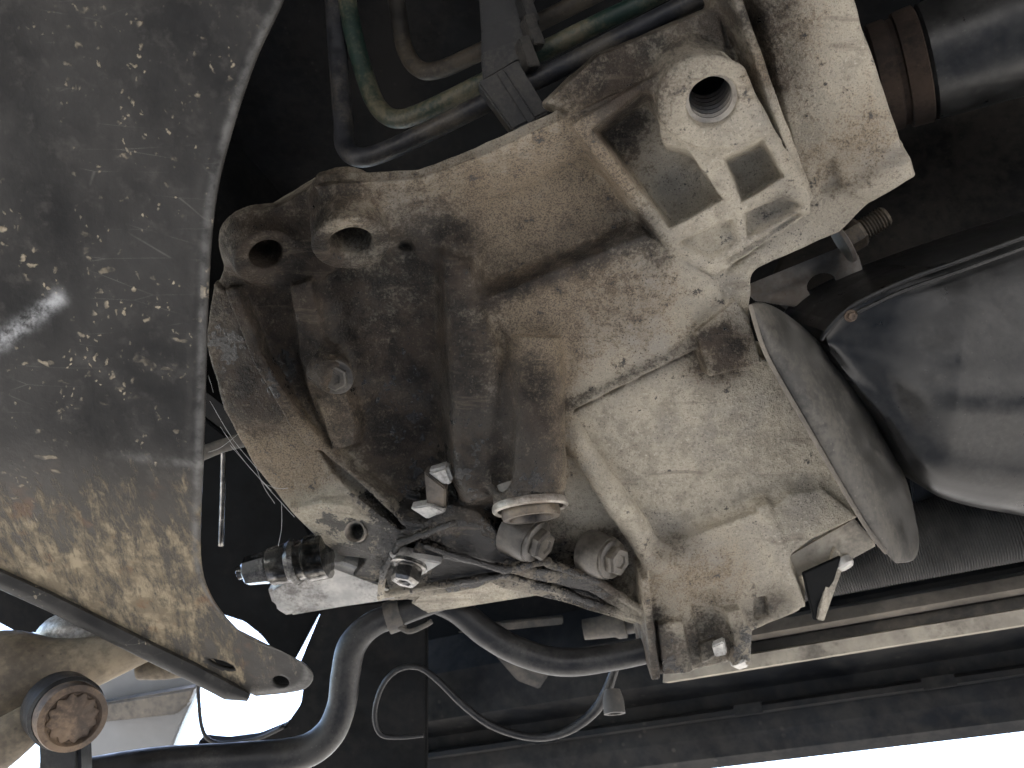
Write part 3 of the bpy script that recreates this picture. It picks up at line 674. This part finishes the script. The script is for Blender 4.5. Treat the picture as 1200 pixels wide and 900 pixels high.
# open window beside the foot block
plate('window_floor', [G(920, 652, -24), G(1000, 606, -34), G(1030, 640, -36), G(990, 662, -34), G(935, 678, -28)], .02, 'rail', gear, .002)
plate('window_web', [G(942, 672, -8), G(986, 652, -26), G(964, 728, -22), G(955, 727, -12)], .003, 'pan', gear, .0006)  # black sheet standing in for the dark of the triangular opening
plate('window_web', [G(978, 640, -30), G(992, 655, -30), G(966, 728, -16), G(958, 726, -12)], .004, 'cast', gear, .0006)
lathe('stud', G(986, 656, -34), nrm((.3, -.6, .5)), [(0, .008), (.006, .008), (.008, .006)], 'bright_alloy', gear, 24)
# starter lug and alloy cover left of the flange
plate('end_cover', [G(310, 690, -42), G(340, 672, -40), G(392, 660, -34), G(470, 690, -34), G(470, 706, -40), G(400, 716, -46), G(334, 727, -50), G(318, 716, -48)], .03, 'bright_alloy', gear, .006, seg=3)
plate('end_bar', [G(478, 708, -40), G(490, 694, -36), G(560, 676, -32), G(640, 684, -34), G(690, 692, -36), G(600, 706, -42), G(500, 722, -46)], .02, 'cast', gear, .004, seg=3)
sens = thing('sensor_plug', G(372, 655, -30), 'glossy black and chrome sensor plug screwed into the bell housing flange', 'sensor')
axs = nrm(G(282, 668, -30) - G(372, 650, -30)); ps = G(376, 652, -30)
lathe('collar', ps, axs, [(-.006, .020), (.010, .020), (.013, .017), (.020, .017)], 'chrome', sens, 36)
lathe('seal_ring', ps, axs, [(.0195, .0185), (.023, .0205), (.027, .0185)], 'gloss_black', sens, 36)
lathe('body', ps, axs, [(.026, .0165), (.030, .0175), (.044, .0165), (.046, .013)], 'chrome', sens, 36)
lathe('connector', ps, axs, [(.0455, .0135), (.047, .0145), (.056, .0135), (.066, .0125), (.068, .010)], 'gloss_black', sens, 8)
lathe('terminal', ps, axs, [(.0675, .006), (.074, .006), (.075, .004)], 'chrome', sens, 12)

# ================================================================== ROUND COVER PLATE AT THE GEARBOX END
def rs(Pp, n):
    Pp = np.array(Pp, float); s = np.concatenate([[0], np.cumsum(np.linalg.norm(np.diff(Pp, axis=0), axis=1))]); q = np.linspace(0, s[-1], n)
    return np.stack([np.interp(q, s, Pp[:, i]) for i in range(Pp.shape[1])], 1)
NU, NK = 60, 34
le = rs(catmull([(879, 357, 0), (889, 392, 0), (902, 424, 0), (942, 494, 0), (986, 570, 0), (1018, 622, 0), (1046, 657, 0)], 8)[:, :2], NU)
re_ = rs(catmull([(881, 356, 0), (892, 354, 0), (912, 362, 0), (940, 382, 0), (974, 415, 0), (1008, 462, 0), (1040, 515, 0), (1062, 562, 0), (1074, 612, 0), (1077, 640, 0), (1070, 657, 0), (1050, 660, 0)], 8)[:, :2], NU)
Vd = []
for u in range(NU):
    for k in range(NK):
        t_ = k / (NK - 1); q = le[u] * (1 - t_) + re_[u] * t_; wd = np.linalg.norm(re_[u] - le[u]) / 100.0
        d = .572 + (q[1] - 357) * .00006 + .085 * wd * t_ ** 2.0 - .004 * wd * math.sin(math.pi * min(1, t_ * 1.6))
        d += .003 * max(0, 1 - t_ / .05) ** 2 + .006 * max(0, (t_ - .94) / .06) ** 2
        Vd.append(D(q[0], q[1], d))
Vd = np.array(Vd); ix = np.arange(len(Vd)).reshape(NU, NK); n_ = len(Vd)
Fd = np.stack([ix[:-1, :-1], ix[1:, :-1], ix[1:, 1:], ix[:-1, 1:]], -1).reshape(-1, 4)
bd = list(ix[0, :]) + list(ix[1:, -1]) + list(ix[-1, -2::-1]) + list(ix[-2:0:-1, 0])
Fe = np.array([(bd[i], bd[(i + 1) % len(bd)], bd[(i + 1) % len(bd)] + n_, bd[i] + n_) for i in range(len(bd))])
cover = mesh_obj('end_cover_plate', np.vstack([Vd, Vd + np.array([.001, 0, -.004])]), np.vstack([Fd, Fd[:, ::-1] + n_, Fe]), 'disc'); sharp(cover, 50)
mesh_obj('edge_lip', *tube_data([D(x, y, .5705 + (y - 357) * .00006) for x, y in le[::3]], .0016, 8), 'rail_brown', cover)
tag(cover, 'smooth grey D-shaped cover plate standing edge-on at the gearbox end', 'cover plate')

# ================================================================== CROSSMEMBER
cross = thing('crossmember', D(120, 400, .47), 'big dark steel crossmember plate with mud splashes and a drilled rounded tab', 'crossmember')
Rt = catmull([(343, -40), (333, 0), (300, 72), (271, 160), (254, 232), (246, 320), (242, 440), (239, 540), (236, 600), (236, 655), (245, 692), (268, 726), (302, 755), (346, 771), (364, 784), (367, 796), (358, 807), (338, 812), (300, 816)], 10)[:, :2]
Lf = np.stack([np.full(60, -60.0), np.linspace(-60, 645, 60)], 1)
def resample(Pp, n):
    s = np.concatenate([[0], np.cumsum(np.linalg.norm(np.diff(Pp, axis=0), axis=1))]); q = np.linspace(0, s[-1], n)
    return np.stack([np.interp(q, s, Pp[:, i]) for i in (0, 1)], 1)
NR, NS = 220, 110
Rr, Ll = resample(Rt, NR), resample(Lf, NR)
ss = np.concatenate([np.linspace(0, .9, 70), np.linspace(.902, 1, 40)])
def cm_depth(x, y):
    d = .415 + .00011 * y + .00003 * (240 - x)
    t_ = y - (528 + .10 * (x - 120)); d += .00030 * .5 * (t_ + math.sqrt(t_ * t_ + 260))
    return d + .0016 * math.sin(x * .021 + y * .008) * math.sin(y * .017)
Vc, mud, rim, scuff = [], [], [], []
for r in range(NR):
    for s_ in ss:
        q = Ll[r] * (1 - s_) + Rr[r] * s_
        x, y = q
        e = np.linalg.norm(Rr[r] - q); d = cm_depth(x, y)
        roll = max(0, 1 - e / 11.0); d += .0045 * (1 - math.sqrt(max(0, 1 - roll * roll))) 
        d -= .0004 * math.exp(-((e - 17) / 7) ** 2)
        Vc.append(D(x, y, d)); mud.append(min(1, max(0, (y - 470) / 190.0)) * (1 - .75 * max(0, (x - 190) / 170)))
        pv = np.array([x, y]) - (-10, 408); ev = np.array([78., -58.]); hh = min(1, max(0, pv @ ev / (ev @ ev))); scuff.append(math.exp(-(np.linalg.norm(pv - hh * ev) / 9) ** 2))
        rim.append(math.exp(-((e - 8) / 5) ** 2) * .8 + .8 * math.exp(-((y - (532 + .10 * (x - 120))) / 5) ** 2) * max(0, min(1, (x - 120) / 60)))  # highlight of the rolled edge and crease, kept as a colour mask
Vc = np.array(Vc); nS = len(ss); n0 = len(Vc)
idx = np.arange(n0).reshape(NR, nS)
Fc = np.stack([idx[:-1, :-1], idx[1:, :-1], idx[1:, 1:], idx[:-1, 1:]], -1).reshape(-1, 4)
back = Vc * (1 + .004 / .46)
Fb = Fc[:, ::-1] + n0
bd = list(idx[0, :]) + list(idx[1:, -1]) + list(idx[-1, -2::-1]) + list(idx[-2:0:-1, 0])
Fe = np.array([(bd[i], bd[(i + 1) % len(bd)], bd[(i + 1) % len(bd)] + n0, bd[i] + n0) for i in range(len(bd))])
pl = mesh_obj('plate', np.vstack([Vc, back]), np.vstack([Fc, Fb, Fe]), 'cross', cross, attrs={'mud': mud * 2, 'rim': rim * 2, 'scuff': scuff * 2})
sharp(pl, 50)
def cut(o, cutters):
    for c in cutters:
        md = o.modifiers.new('cut', 'BOOLEAN'); md.object = c; md.solver = 'EXACT'; md.operation = 'DIFFERENCE'
    dg = bpy.context.evaluated_depsgraph_get(); me = bpy.data.meshes.new_from_object(o.evaluated_get(dg))
    o.modifiers.clear(); old = o.data; o.data = me; bpy.data.meshes.remove(old)
    for c in cutters: me_ = c.data; bpy.data.objects.remove(c); bpy.data.meshes.remove(me_)
def cutter(px, py, d, ax, r, sx=1.0, dirx=None):
    e1, e2, n = frame(ax)
    if dirx is not None: e1 = nrm(dirx - n * (np.asarray(dirx) @ n)); e2 = np.cross(n, e1)
    c = D(px, py, d); V = []; F = []
    for t_ in (-.02, .02):
        for k in range(24):
            a = 2 * math.pi * k / 24; V.append(c + n * t_ + r * (sx * math.cos(a) * e1 + math.sin(a) * e2))
    F = [tuple(range(24))[::-1], tuple(range(24, 48))] + [(k, (k + 1) % 24, (k + 1) % 24 + 24, k + 24) for k in range(24)]
    return mesh_obj('cutter', V, F, 'pan')
tabn = nrm(np.cross(D(350, 790, cm_depth(350, 790)) - D(300, 790, cm_depth(300, 790)), D(320, 760, cm_depth(320, 760)) - D(320, 805, cm_depth(320, 805))))
cut(pl, [cutter(329, 799, cm_depth(329, 799), tabn, .0065), cutter(259, 779, cm_depth(259, 779), tabn, .0042, 2.6, D(280, 790, .5) - D(240, 770, .5))])
plate('dark_hole_backing', [D(x, y, cm_depth(x, y) + .016) for x, y in ((236, 752), (262, 762), (300, 772), (342, 782), (352, 794), (346, 804), (300, 808), (262, 792))], .004, 'pan', cross, .001)  # added black sheet that makes the tab's hole and slot look dark
# folded lip along the lower edge
lip_t = [(-60, 640), (0, 667), (60, 694), (120, 724), (180, 754), (230, 778), (268, 798), (292, 812)]
Vl, Fl = [], []
for i, (x, y) in enumerate(lip_t):
    d = cm_depth(x, y)
    for dx, dy, dd in ((2, -2, .001), (0, 3, -.004), (-3, 12, -.005), (-6, 20, -.002), (-5, 22, .002), (0, 14, .004), (4, 2, .006)):
        f = 1 if i < 7 else .45
        Vl.append(D(x + dx * f, y + dy * f, d + dd))
    if i:
        a, b_ = (i - 1) * 7, i * 7
        for k in range(7): Fl.append((a + k, b_ + k, b_ + (k + 1) % 7, a + (k + 1) % 7))
Fl += [tuple(range(7)), tuple(range(len(Vl) - 1, len(Vl) - 8, -1))]
lp = mesh_obj('folded_lip', Vl, Fl, 'cross', cross); sharp(lp, 60)

# ================================================================== PIPES AND CLIP
def px_tube(name, pts, rpx, mat, parent=None, seg=16, per=8):
    path = [D(*p) for p in pts]; r = [rpx / FPX * p[2] if np.isscalar(rpx) else 0 for p in pts]
    if not np.isscalar(rpx): r = [q / FPX * p[2] for q, p in zip(rpx, pts)]
    return tube(name, path, r, mat, parent, seg, per)
tag(px_tube('brake_pipe', [(388, -60, .74), (396, 60, .72), (402, 140, .70), (404, 170, .69), (418, 184, .68), (445, 180, .675), (500, 155, .66), (580, 116, .635), (650, 83, .62), (730, 42, .60), (850, -18, .575), (930, -60, .56)], 11.5, 'pipe_black'),
    'black coated pipe with the lowest bend, running through the ribbed clip', 'pipe')
tag(px_tube('brake_pipe', [(398, -60, .74), (412, 30, .72), (428, 90, .71), (442, 124, .70), (462, 139, .69), (492, 133, .68), (560, 100, .66), (640, 58, .64), (700, 28, .63), (770, -6, .61), (860, -60, .59)], 11, 'pipe_green'),
    'green coated pipe bent between the two darker pipes', 'pipe')
tag(px_tube('brake_pipe', [(455, -60, .76), (466, 10, .74), (474, 56, .73), (490, 80, .72), (514, 82, .71), (560, 62, .69), (640, 22, .67), (720, -18, .65), (800, -60, .64)], 10, 'pipe_brown'),
    'dirt-browned pipe making the highest bend above the green one', 'pipe')
clip = thing('pipe_clip', D(602, 120, .63), 'black ribbed plastic clip clamping the bent pipes together', 'clip')
blk = [([(559, 97), (606, 70), (643, 131), (600, 153)], .605, .020), ([(563, 62), (612, 44), (626, 76), (606, 72), (566, 96)], .618, .022), ([(564, 34), (606, 16), (622, 46), (564, 66)], .628, .022), ([(562, 4), (600, -14), (616, 20), (564, 38)], .638, .022), ([(560, -40), (600, -46), (610, -8), (562, 8)], .648, .022)]
for i, (po, d, th) in enumerate(blk):
    plate('clip_body' if i == 0 else 'clip_segment', [D(x, y, d) for x, y in po], th, 'plastic', clip, .0016)
plate('clip_rib', [D(582, 86, .603), D(590, 82, .601), D(628, 140, .601), D(620, 146, .603)], .006, 'plastic', clip, .0008)
for i, (x, y, d) in enumerate(((612, 62, .622), (618, 36, .632), (612, 10, .642), (606, -14, .65))):
    plate('clip_rib', [D(x - 4, y - 18, d - .014), D(x + 8, y - 22, d - .010), D(x + 22, y + 14, d - .012), D(x + 8, y + 16, d - .016)], .012, 'plastic', clip, .0008)

# ================================================================== TANK ON THE RIGHT
tank = thing('underbody_tank', D(1120, 450, .6), 'black moulded tank with a rounded belly and a raised seam beside the cover plate', 'tank')
NT_, NU = 90, 80
top_e = rs(catmull([(966, 388, 0), (978, 374, 0), (1010, 350, 0), (1080, 318, 0), (1200, 276, 0), (1360, 226, 0)], 12)[:, :2], NU)
bot_e = rs(catmull([(974, 414, 0), (994, 440, 0), (1034, 490, 0), (1060, 540, 0), (1084, 572, 0), (1120, 589, 0), (1200, 605, 0), (1360, 632, 0)], 12)[:, :2], NU)
zt = [0, .03, .15, .40, .50, .56, .62, .80, .845, .88, .94, .98, 1.0]
zv = [0, 3, 13, 27, 29.5, 33, 33.5, 17, 14.5, 13, 5, -5, -16]
Vt = []
for u in range(NU):
    amp = min(1, np.linalg.norm(bot_e[u] - top_e[u]) / 290.0) ** 2.2
    for k in range(NT_):
        t_ = k / (NT_ - 1); q = top_e[u] * (1 - t_) + bot_e[u] * t_
        z = sum(np.interp(t_ + o_, zt, zv) for o_ in (-.03, -.015, 0, .015, .03)) / 5 if .04 < t_ < .95 else np.interp(t_, zt, zv)
        Vt.append(ray(*q) * (.612 - .00006 * (450 - q[1]) - (z * amp - 8 * (1 - amp) * math.sin(math.pi * t_)) / 1000))
Vt = np.array(Vt); ix = np.arange(len(Vt)).reshape(NU, NT_)
Ft = np.stack([ix[:-1, :-1], ix[:-1, 1:], ix[1:, 1:], ix[1:, :-1]], -1).reshape(-1, 4)
bt = Vt * 1.0; nrt = len(Vt); bt = bt + np.array([0, .02, -.10])
bd = list(ix[0, :]) + list(ix[1:, -1]) + list(ix[-1, -2::-1]) + list(ix[-2:0:-1, 0])
Fe = np.array([(bd[i], bd[(i + 1) % len(bd)], bd[(i + 1) % len(bd)] + nrt, bd[i] + nrt) for i in range(len(bd))])
tk = mesh_obj('shell', np.vstack([Vt, bt]), np.vstack([Ft, Ft[:, ::-1] + nrt, Fe]), 'tank', tank); sharp(tk, 60)
px_tube('seam', [(962, 398, .612), (972, 384, .606), (1000, 358, .600), (1060, 329, .597), (1140, 300, .592), (1330, 230, .580)], 3.2, 'tank', tank, 10)
px_tube('seam', [(1004, 366, .596), (1060, 340, .592), (1140, 312, .587), (1330, 242, .575)], 2.5, 'tank', tank, 10)
hexbolt(tank, D(997, 370, .600), nrm((0, -.3, 1)), .0034, .004, 'rust', name='seam_screw')

# ================================================================== CHASSIS MEMBERS BEHIND
beam = thing('chassis_rail', D(1100, 240, .8), 'dark oily chassis rail running behind the mounting block and above the tank', 'chassis rail')
plate('web_panel', [D(900, 330, .80), D(1000, 130, .80), D(1330, -20, .76), D(1330, 215, .72), D(1100, 300, .745), D(960, 372, .78)], .05, 'chassis', beam, .004)
plate('lower_edge', [D(980, 330, .735), D(1100, 285, .715), D(1330, 190, .69), D(1330, 204, .69), D(1100, 299, .715), D(985, 345, .735)], .02, 'chassis', beam, .003)
gp = plate('gusset_plate', [D(870, 336, .70), D(988, 288, .69), D(1006, 298, .69), D(1012, 318, .69), D(1060, 300, .685), D(1075, 306, .685), D(970, 365, .69), D(885, 352, .70)], .004, 'plate_grey', None, .0008)
tag(gp, 'thin grey steel gusset plate with an oval hole, between gearbox and tank', 'bracket')
cut(gp, [cutter(965, 338, .69, nrm((0, -.6, .7)), .0085, 1.55, np.array([1, .35, 0]))])
st = thing('threaded_stud', D(990, 284, .67), 'short threaded stud with hexagon nut poking out behind the mounting block', 'bolt')
axb = nrm(D(1040, 252, .66) - D(985, 285, .67)); pb = D(990, 282, .67)
lathe('washer', pb, axb, [(-.004, .020), (-.001, .020), (0, .019)], 'plate_grey', st, 30)
hexbolt(st, pb, axb, .0125, .016, 'steel_dark', washer=False, name='nut')
prof = []
for i in range(9): t_ = .014 + i * .0026; prof += [(t_, .0085), (t_ + .0013, .0098)]
prof.append((.039, .0075)); lathe('thread', pb, axb, prof, 'steel_dark', st, 28)

ct = thing('cross_tube', D(1100, 70, .62), 'black cross tube with a rusty collar entering behind the mounting block', 'tube')
pa, pbb = D(1010, 100, .66), D(1240, 20, .60); axc = nrm(pbb - pa); Lc = np.linalg.norm(pbb - pa)
lathe('tube', pa, axc, [(-.02, .040), (.045, .040), (.050, .047), (.105, .050), (.128, .052), (.140, .062), (Lc + .08, .064)], 'tank', ct, 48)
lathe('collar', pa, axc, [(.010, .0405), (.012, .0455), (.024, .0455), (.026, .0435), (.030, .0435), (.031, .047), (.046, .048), (.047, .046)], 'rust_dark', ct, 48, cap=False)
bp_ = plate('bracket_strip', [D(846, -30, .548), D(868, -30, .552), D(884, 18, .556), D(876, 54, .560), D(866, 40, .558)], .006, 'steel_dark')
tag(bp_, 'narrow bent dark bracket strip above the mounting pad corner', 'bracket')

sb = plate('tank_strap', [D(1066, 548, .70), D(1090, 566, .70), D(1168, 596, .70), D(1140, 612, .70), D(1090, 620, .70), D(1074, 606, .70)], .004, 'tank', None, .001); tag(sb, 'small dark strap under the tank, next to the cover plate', 'strap')
# ================================================================== SILL AND FLOOR (long extrusions along the car)
def prof_pt(py, o, px=1000):
    o = o * 1.28; r = R @ ray(px, py); d = o / (r @ OUTW); return CAM + r * d
def extrude(name, pts, mat, parent, a=-1.6, b_=.62, closed=False, smooth=False, cols=40):
    V, F = [], []; n = len(pts); xs = np.linspace(a, b_, cols)
    for x in xs:
        for p in pts: V.append(p + LONG * x)
    for i in range(cols - 1):
        for k in range(n if closed else n - 1):
            k2 = (k + 1) % n; F.append((i * n + k, (i + 1) * n + k, (i + 1) * n + k2, i * n + k2))
    return mesh_obj(name, V, F, mat, parent, smooth=smooth, world=True)
def loc_c(p): return (np.asarray(p) - CAM) @ R
def l_at(px, py, o):
    r = R @ ray(px, py); d = o * 1.28 / (r @ OUTW); return (CAM + r * d - pp_(py, o)) @ LONG
pp_ = prof_pt
LE = l_at(772, 800, .66)
sill = thing('body_sill', loc_c(prof_pt(800, .74)), 'long blackened body sill with a pale inner rail and muddy lower edge', 'sill')
pp = prof_pt
extrude('upper_strip', [pp(706, .66), pp(710, .640), pp(724, .636), pp(731, .645), pp(731, .67), pp(706, .67)], 'rail_brown', sill, closed=True, b_=LE)
extrude('grey_channel', [pp(729, .668), pp(733, .662), pp(750, .662), pp(750, .68), pp(729, .68)], 'rail_dark', sill, closed=True, b_=LE)
extrude('pale_strip', [pp(745, .668), pp(747, .645), pp(764, .648), pp(766, .675), pp(745, .675)], 'rail', sill, closed=True, b_=LE)
extrude('inner_wall', [pp(650, .69), pp(700, .685), pp(766, .70), pp(790, .735), pp(812, .745), pp(812, .76), pp(650, .76)], 'sill', sill, closed=True)
extrude('seam_lip', [pp(807, .735), pp(811, .722), pp(818, .722), pp(821, .737)], 'sill', sill, closed=True)
extrude('lower_panel', [pp(818, .738), pp(842, .742), pp(868, .752), pp(881, .765), pp(880, .80), pp(640, 1.0), pp(640, .98), pp(820, .78)], 'sill', sill, closed=True, smooth=False)
for px in (880, 1118, 640):
    base = pp(813, .7215)
    # small tabs clipped over the seam
    r_ = R @ ray(px, 850); dd = .7215 * 1.28 / (r_ @ OUTW); x0 = (CAM + r_ * dd - base) @ LONG
    q = [base + LONG * (x0 + s) + np.array([0, 0, h_]) - OUTW * k for s, h_, k in ((-.016, .006, 0), (.016, .006, 0), (.016, -.006, 0), (-.016, -.006, 0))]
    plate('seam_clip', [loc_c(v) for v in q], .003, 'sill', sill, .0006, back=R.T @ OUTW)
# dark floor of the car above everything (world space slab along the car)
def lo(l, o, z): return LONG * l + OUTW * o + np.array([0, 0, z])
fl = thing('car_floor', loc_c(lo(0, 0, 2.2)), 'black underside of the car floor high above the gearbox', 'car floor')
def slab(name, l0, l1, o0, o1, z0, z1, mat, parent):
    V = [lo(l, o, z) for l in (l0, l1) for o in (o0, o1) for z in (z0, z1)]
    F = [(0, 1, 3, 2), (4, 6, 7, 5), (0, 4, 5, 1), (2, 3, 7, 6), (0, 2, 6, 4), (1, 5, 7, 3)]
    return mesh_obj(name, V, F, mat, parent, smooth=False, world=True)
zf = 2.30
slab('floor_panel', -1.7, 1.1, -1.7, 1.25, zf, zf + .02, 'pan', fl)
slab('side_wall', -1.7, .60, .90, .92, 1.86, zf, 'pan', fl)
slab('side_wall', -1.7, 1.1, -1.7, -1.68, 1.70, zf, 'pan', fl)  # far-side wall and floor width added out of view to cut sky light
slab('end_wall', 1.08, 1.1, -1.7, .5, 1.95, zf, 'pan', fl)
slab('end_wall', -1.7, -1.68, -1.7, 1.25, 1.75, zf, 'pan', fl)
slab('bulkhead', .55, .58, -.9, .5, 1.95, zf, 'pan', fl)

# corrugated hose behind the tank
ch = thing('corrugated_conduit', loc_c(pp(642, .60)), 'dark finely corrugated conduit lying along the sill below the tank', 'conduit')
prof = []
c0 = pp(648, .57)
for i in range(270):
    t_ = -.50 + i * .0022; prof += [(t_, .0335), (t_ + .0011, .0350)]
lathe('conduit', loc_c(c0), R.T @ LONG, prof, 'conduit', ch, 32)

# ================================================================== HOSES AND CABLES BELOW
tag(px_tube('coolant_hose', [(470, 690, .72), (530, 712, .72), (570, 742, .715), (610, 764, .71), (660, 776, .705), (720, 770, .70), (800, 752, .695)], [14, 15, 16, 16, 16, 15, 15], 'rubber', None, 20),
    'thick black rubber hose curving behind the lower flange to the foot block', 'hose')
hp = thing('return_pipe', D(405, 800, .70), 'stout black pipe dropping from a clamp and bending away along the floor', 'pipe')
px_tube('pipe', [(520, 700, .71), (470, 719, .71), (436, 732, .705), (413, 756, .70), (405, 790, .695), (400, 828, .69), (384, 862, .685), (350, 883, .68), (280, 890, .67), (180, 896, .66), (80, 912, .65)], [14, 14, 15, 17, 17, 17, 18, 19, 19, 19, 19], 'rubber', hp, 22)
lathe('clamp', D(462, 722, .71), nrm(D(490, 712, .71) - D(440, 730, .706)), [(-.007, .0115), (-.007, .0145), (.007, .0145), (.007, .0115)], 'rail_dark', hp, 30, cap=False)
px_tube('clamp_tail', [(468, 735, .70), (480, 740, .70), (498, 733, .70), (506, 728, .70)], 3, 'rail_dark', hp, 8)
wc = thing('cable', D(560, 840, .85), 'thin black cable looping across the dark sill into a small fitting', 'cable')
px_tube('wire', [(496, 862, .80), (470, 864, .80), (446, 860, .80), (439, 836, .80), (448, 804, .80), (466, 785, .80), (490, 782, .80), (512, 796, .80), (545, 828, .80), (580, 852, .80), (625, 864, .80), (662, 858, .79), (694, 836, .785), (710, 812, .78), (722, 780, .775)], [2, 2.4, 3, 3, 3, 3.2, 3.4, 4, 4.2, 4.4, 4.6, 5, 6, 6, 5], 'rubber', wc, 10)
lathe('fitting', D(718, 816, .76), nrm((.05, -.8, .5)), [(-.006, .008), (.004, .0105), (.016, .0105), (.016, .007), (.012, .006)], 'rail_dark', wc, 24)
bk = plate('hose_bracket', [D(566, 752, .77), D(582, 748, .77), D(604, 772, .77), D(648, 784, .77), D(632, 808, .77), D(606, 798, .77)], .004, 'rail_dark'); tag(bk, 'small crooked dark bracket hanging behind the rubber hose', 'bracket')
bk = plate('floor_stay', [D(536, 742, .80), D(580, 730, .80), D(660, 722, .80), D(660, 732, .80), D(582, 740, .80)], .006, 'rail_dark'); tag(bk, 'narrow dark stay lying flat above the rubber hose', 'stay')

un = thing('pipe_union', D(700, 735, .78), 'pale short union tube with a collar tucked behind the foot block', 'pipe union')
axu = nrm(D(760, 726, .77) - D(680, 738, .78))
lathe('union_tube', D(684, 738, .78), axu, [(0, .010), (.03, .0115), (.034, .014), (.042, .014), (.043, .0105), (.08, .0105)], 'rail_dark', un, 28)
# dark inner arch panels around the bright opening
ar = thing('inner_arch', D(330, 760, .95), 'black inner arch panel edging the bright opening beyond the crossmember', 'body panel')
plate('arch_panel', [D(x, y, .93) for x, y in ((378, 712), (500, 700), (500, 905), (230, 905), (232, 868), (262, 871), (300, 866), (334, 852), (352, 826), (355, 806), (350, 780))], .02, 'pan', ar, .002)
plate('arch_panel', [D(x, y, .98) for x, y in ((225, 480), (330, 560), (400, 700), (372, 722), (350, 764), (334, 792), (322, 766), (306, 745), (286, 729), (240, 714), (215, 640))], .02, 'pan', ar, .002)
px_tube('edge_strip', [(232, 800, .90), (233, 822, .90), (236, 850, .90), (244, 866, .90), (262, 871, .90), (300, 866, .90), (332, 852, .90)], 2.4, 'rubber', ar, 8)
sp_ = px_tube('brake_cable', [(262, 520, .80), (261, 580, .80), (259, 640, .80)], 3, 'chrome', None, 10); tag(sp_, 'thin shiny upright rod in the dark gap beside the crossmember', 'rod')
ln = px_tube('link_arm', [(225, 536, .70), (262, 522, .70), (300, 512, .70)], [9, 8, 9], 'rail_dark', None, 14); tag(ln, 'short grey link arm crossing the dark gap above the shiny rod', 'link arm')

# ================================================================== LOWER LEFT CORNER
tp = px_tube('steering_arm', [(-80, 822, .60), (0, 796, .61), (60, 788, .62), (120, 772, .63), (200, 742, .64)], [62, 56, 40, 27, 18], 'tan', None, 28)
tag(tp, 'tapered mud-caked steel arm passing behind the crossmember lip', 'suspension arm')
lm = px_tube('weld_lump', [(44, 752, .66), (70, 742, .65), (100, 742, .65), (128, 752, .66)], [8, 22, 24, 10], 'bright_alloy', None, 20); tag(lm, 'pale grey lump of alloy wedged above the muddy arm', 'alloy lump')
tb = px_tube('stub_pipe', [(164, 782, .66), (200, 780, .66), (260, 770, .66)], [14, 15, 14], 'tan', None, 20); tag(tb, 'short tan stub of pipe ending behind the crossmember lip', 'pipe')
kb = thing('fluted_bolt', D(92, 840, .55), 'round dusty bolt end with a fluted radial face in a black rubber bush', 'bolt')
axk = nrm((.55, .10, .62)); pk = D(86, 842, .55)
lathe('shank', pk, axk, [(-.03, .0225), (-.004, .0232), (0, .0225), (.001, .0185), (-.003, .0165)], 'rust', kb, 40)
lathe('fluted_face', pk, axk, [(-.004, .0168), (-.001, .0155), (.0005, .011), (.001, .005), (.001, .001)], 'rust', kb, 96, wob=lambda a, t_: .09 * math.sin(12 * a))
lathe('bush', pk, axk, [(-.045, .0255), (-.018, .0255), (-.016, .0235)], 'rubber', kb, 36)
plate('bush_bracket', [D(42, 850, .57), D(92, 872, .57), D(94, 930, .57), D(46, 930, .57)], .02, 'rubber', kb, .003)
lb = px_tube('mud_clod_arm', [(-40, 900, .56), (0, 872, .57), (36, 846, .58), (60, 826, .6)], [30, 28, 22, 14], 'tan', None, 20); tag(lb, 'brown mud-clodded arm end in the corner below the tapered arm', 'suspension arm')
fp = thing('far_panel', D(170, 840, 1.25), 'blurred grey far panel with a dark band behind the fluted bolt', 'panel')
plate('panel', [D(x, y, 1.25) for x, y in ((60, 770), (184, 786), (236, 796), (212, 850), (178, 935), (40, 935))], .03, 'far_grey', fp, .003)
plate('dark_band', [D(x, y, 1.22) for x, y in ((100, 828), (228, 806), (220, 826), (206, 838), (110, 848))], .02, 'rail_dark', fp, .003)
dk = plate('arch_liner', [D(x, y, .9) for x, y in ((-60, 600), (80, 660), (62, 742), (20, 742), (-60, 700))], .02, 'pan', None, .002); tag(dk, 'black liner filling the gap under the crossmember lip', 'liner')

# ================================================================== COBWEBS
cw = thing('cobweb', D(300, 560, .62), 'dusty cobweb strands stretched along the bell housing flange edge', 'cobweb')
rw = random.Random(3)
for a, b_ in (((246, 470), (300, 548)), ((258, 500), (318, 575)), ((270, 522), (345, 606)), ((244, 530), (280, 508)), ((300, 548), (322, 590)), ((306, 566), (338, 572)), ((330, 590), (326, 640)), ((250, 460), (244, 440))):
    m_ = ((a[0] + b_[0]) / 2 + rw.uniform(-3, 3), (a[1] + b_[1]) / 2 + rw.uniform(1, 6))
    tube('strand', [D(*a, .60), D(*m_, .605), D(*b_, .61)], .00013, 'web', cw, 5, 5)

print('script', round(time.time() - T0, 1), 's', len(bpy.data.objects))
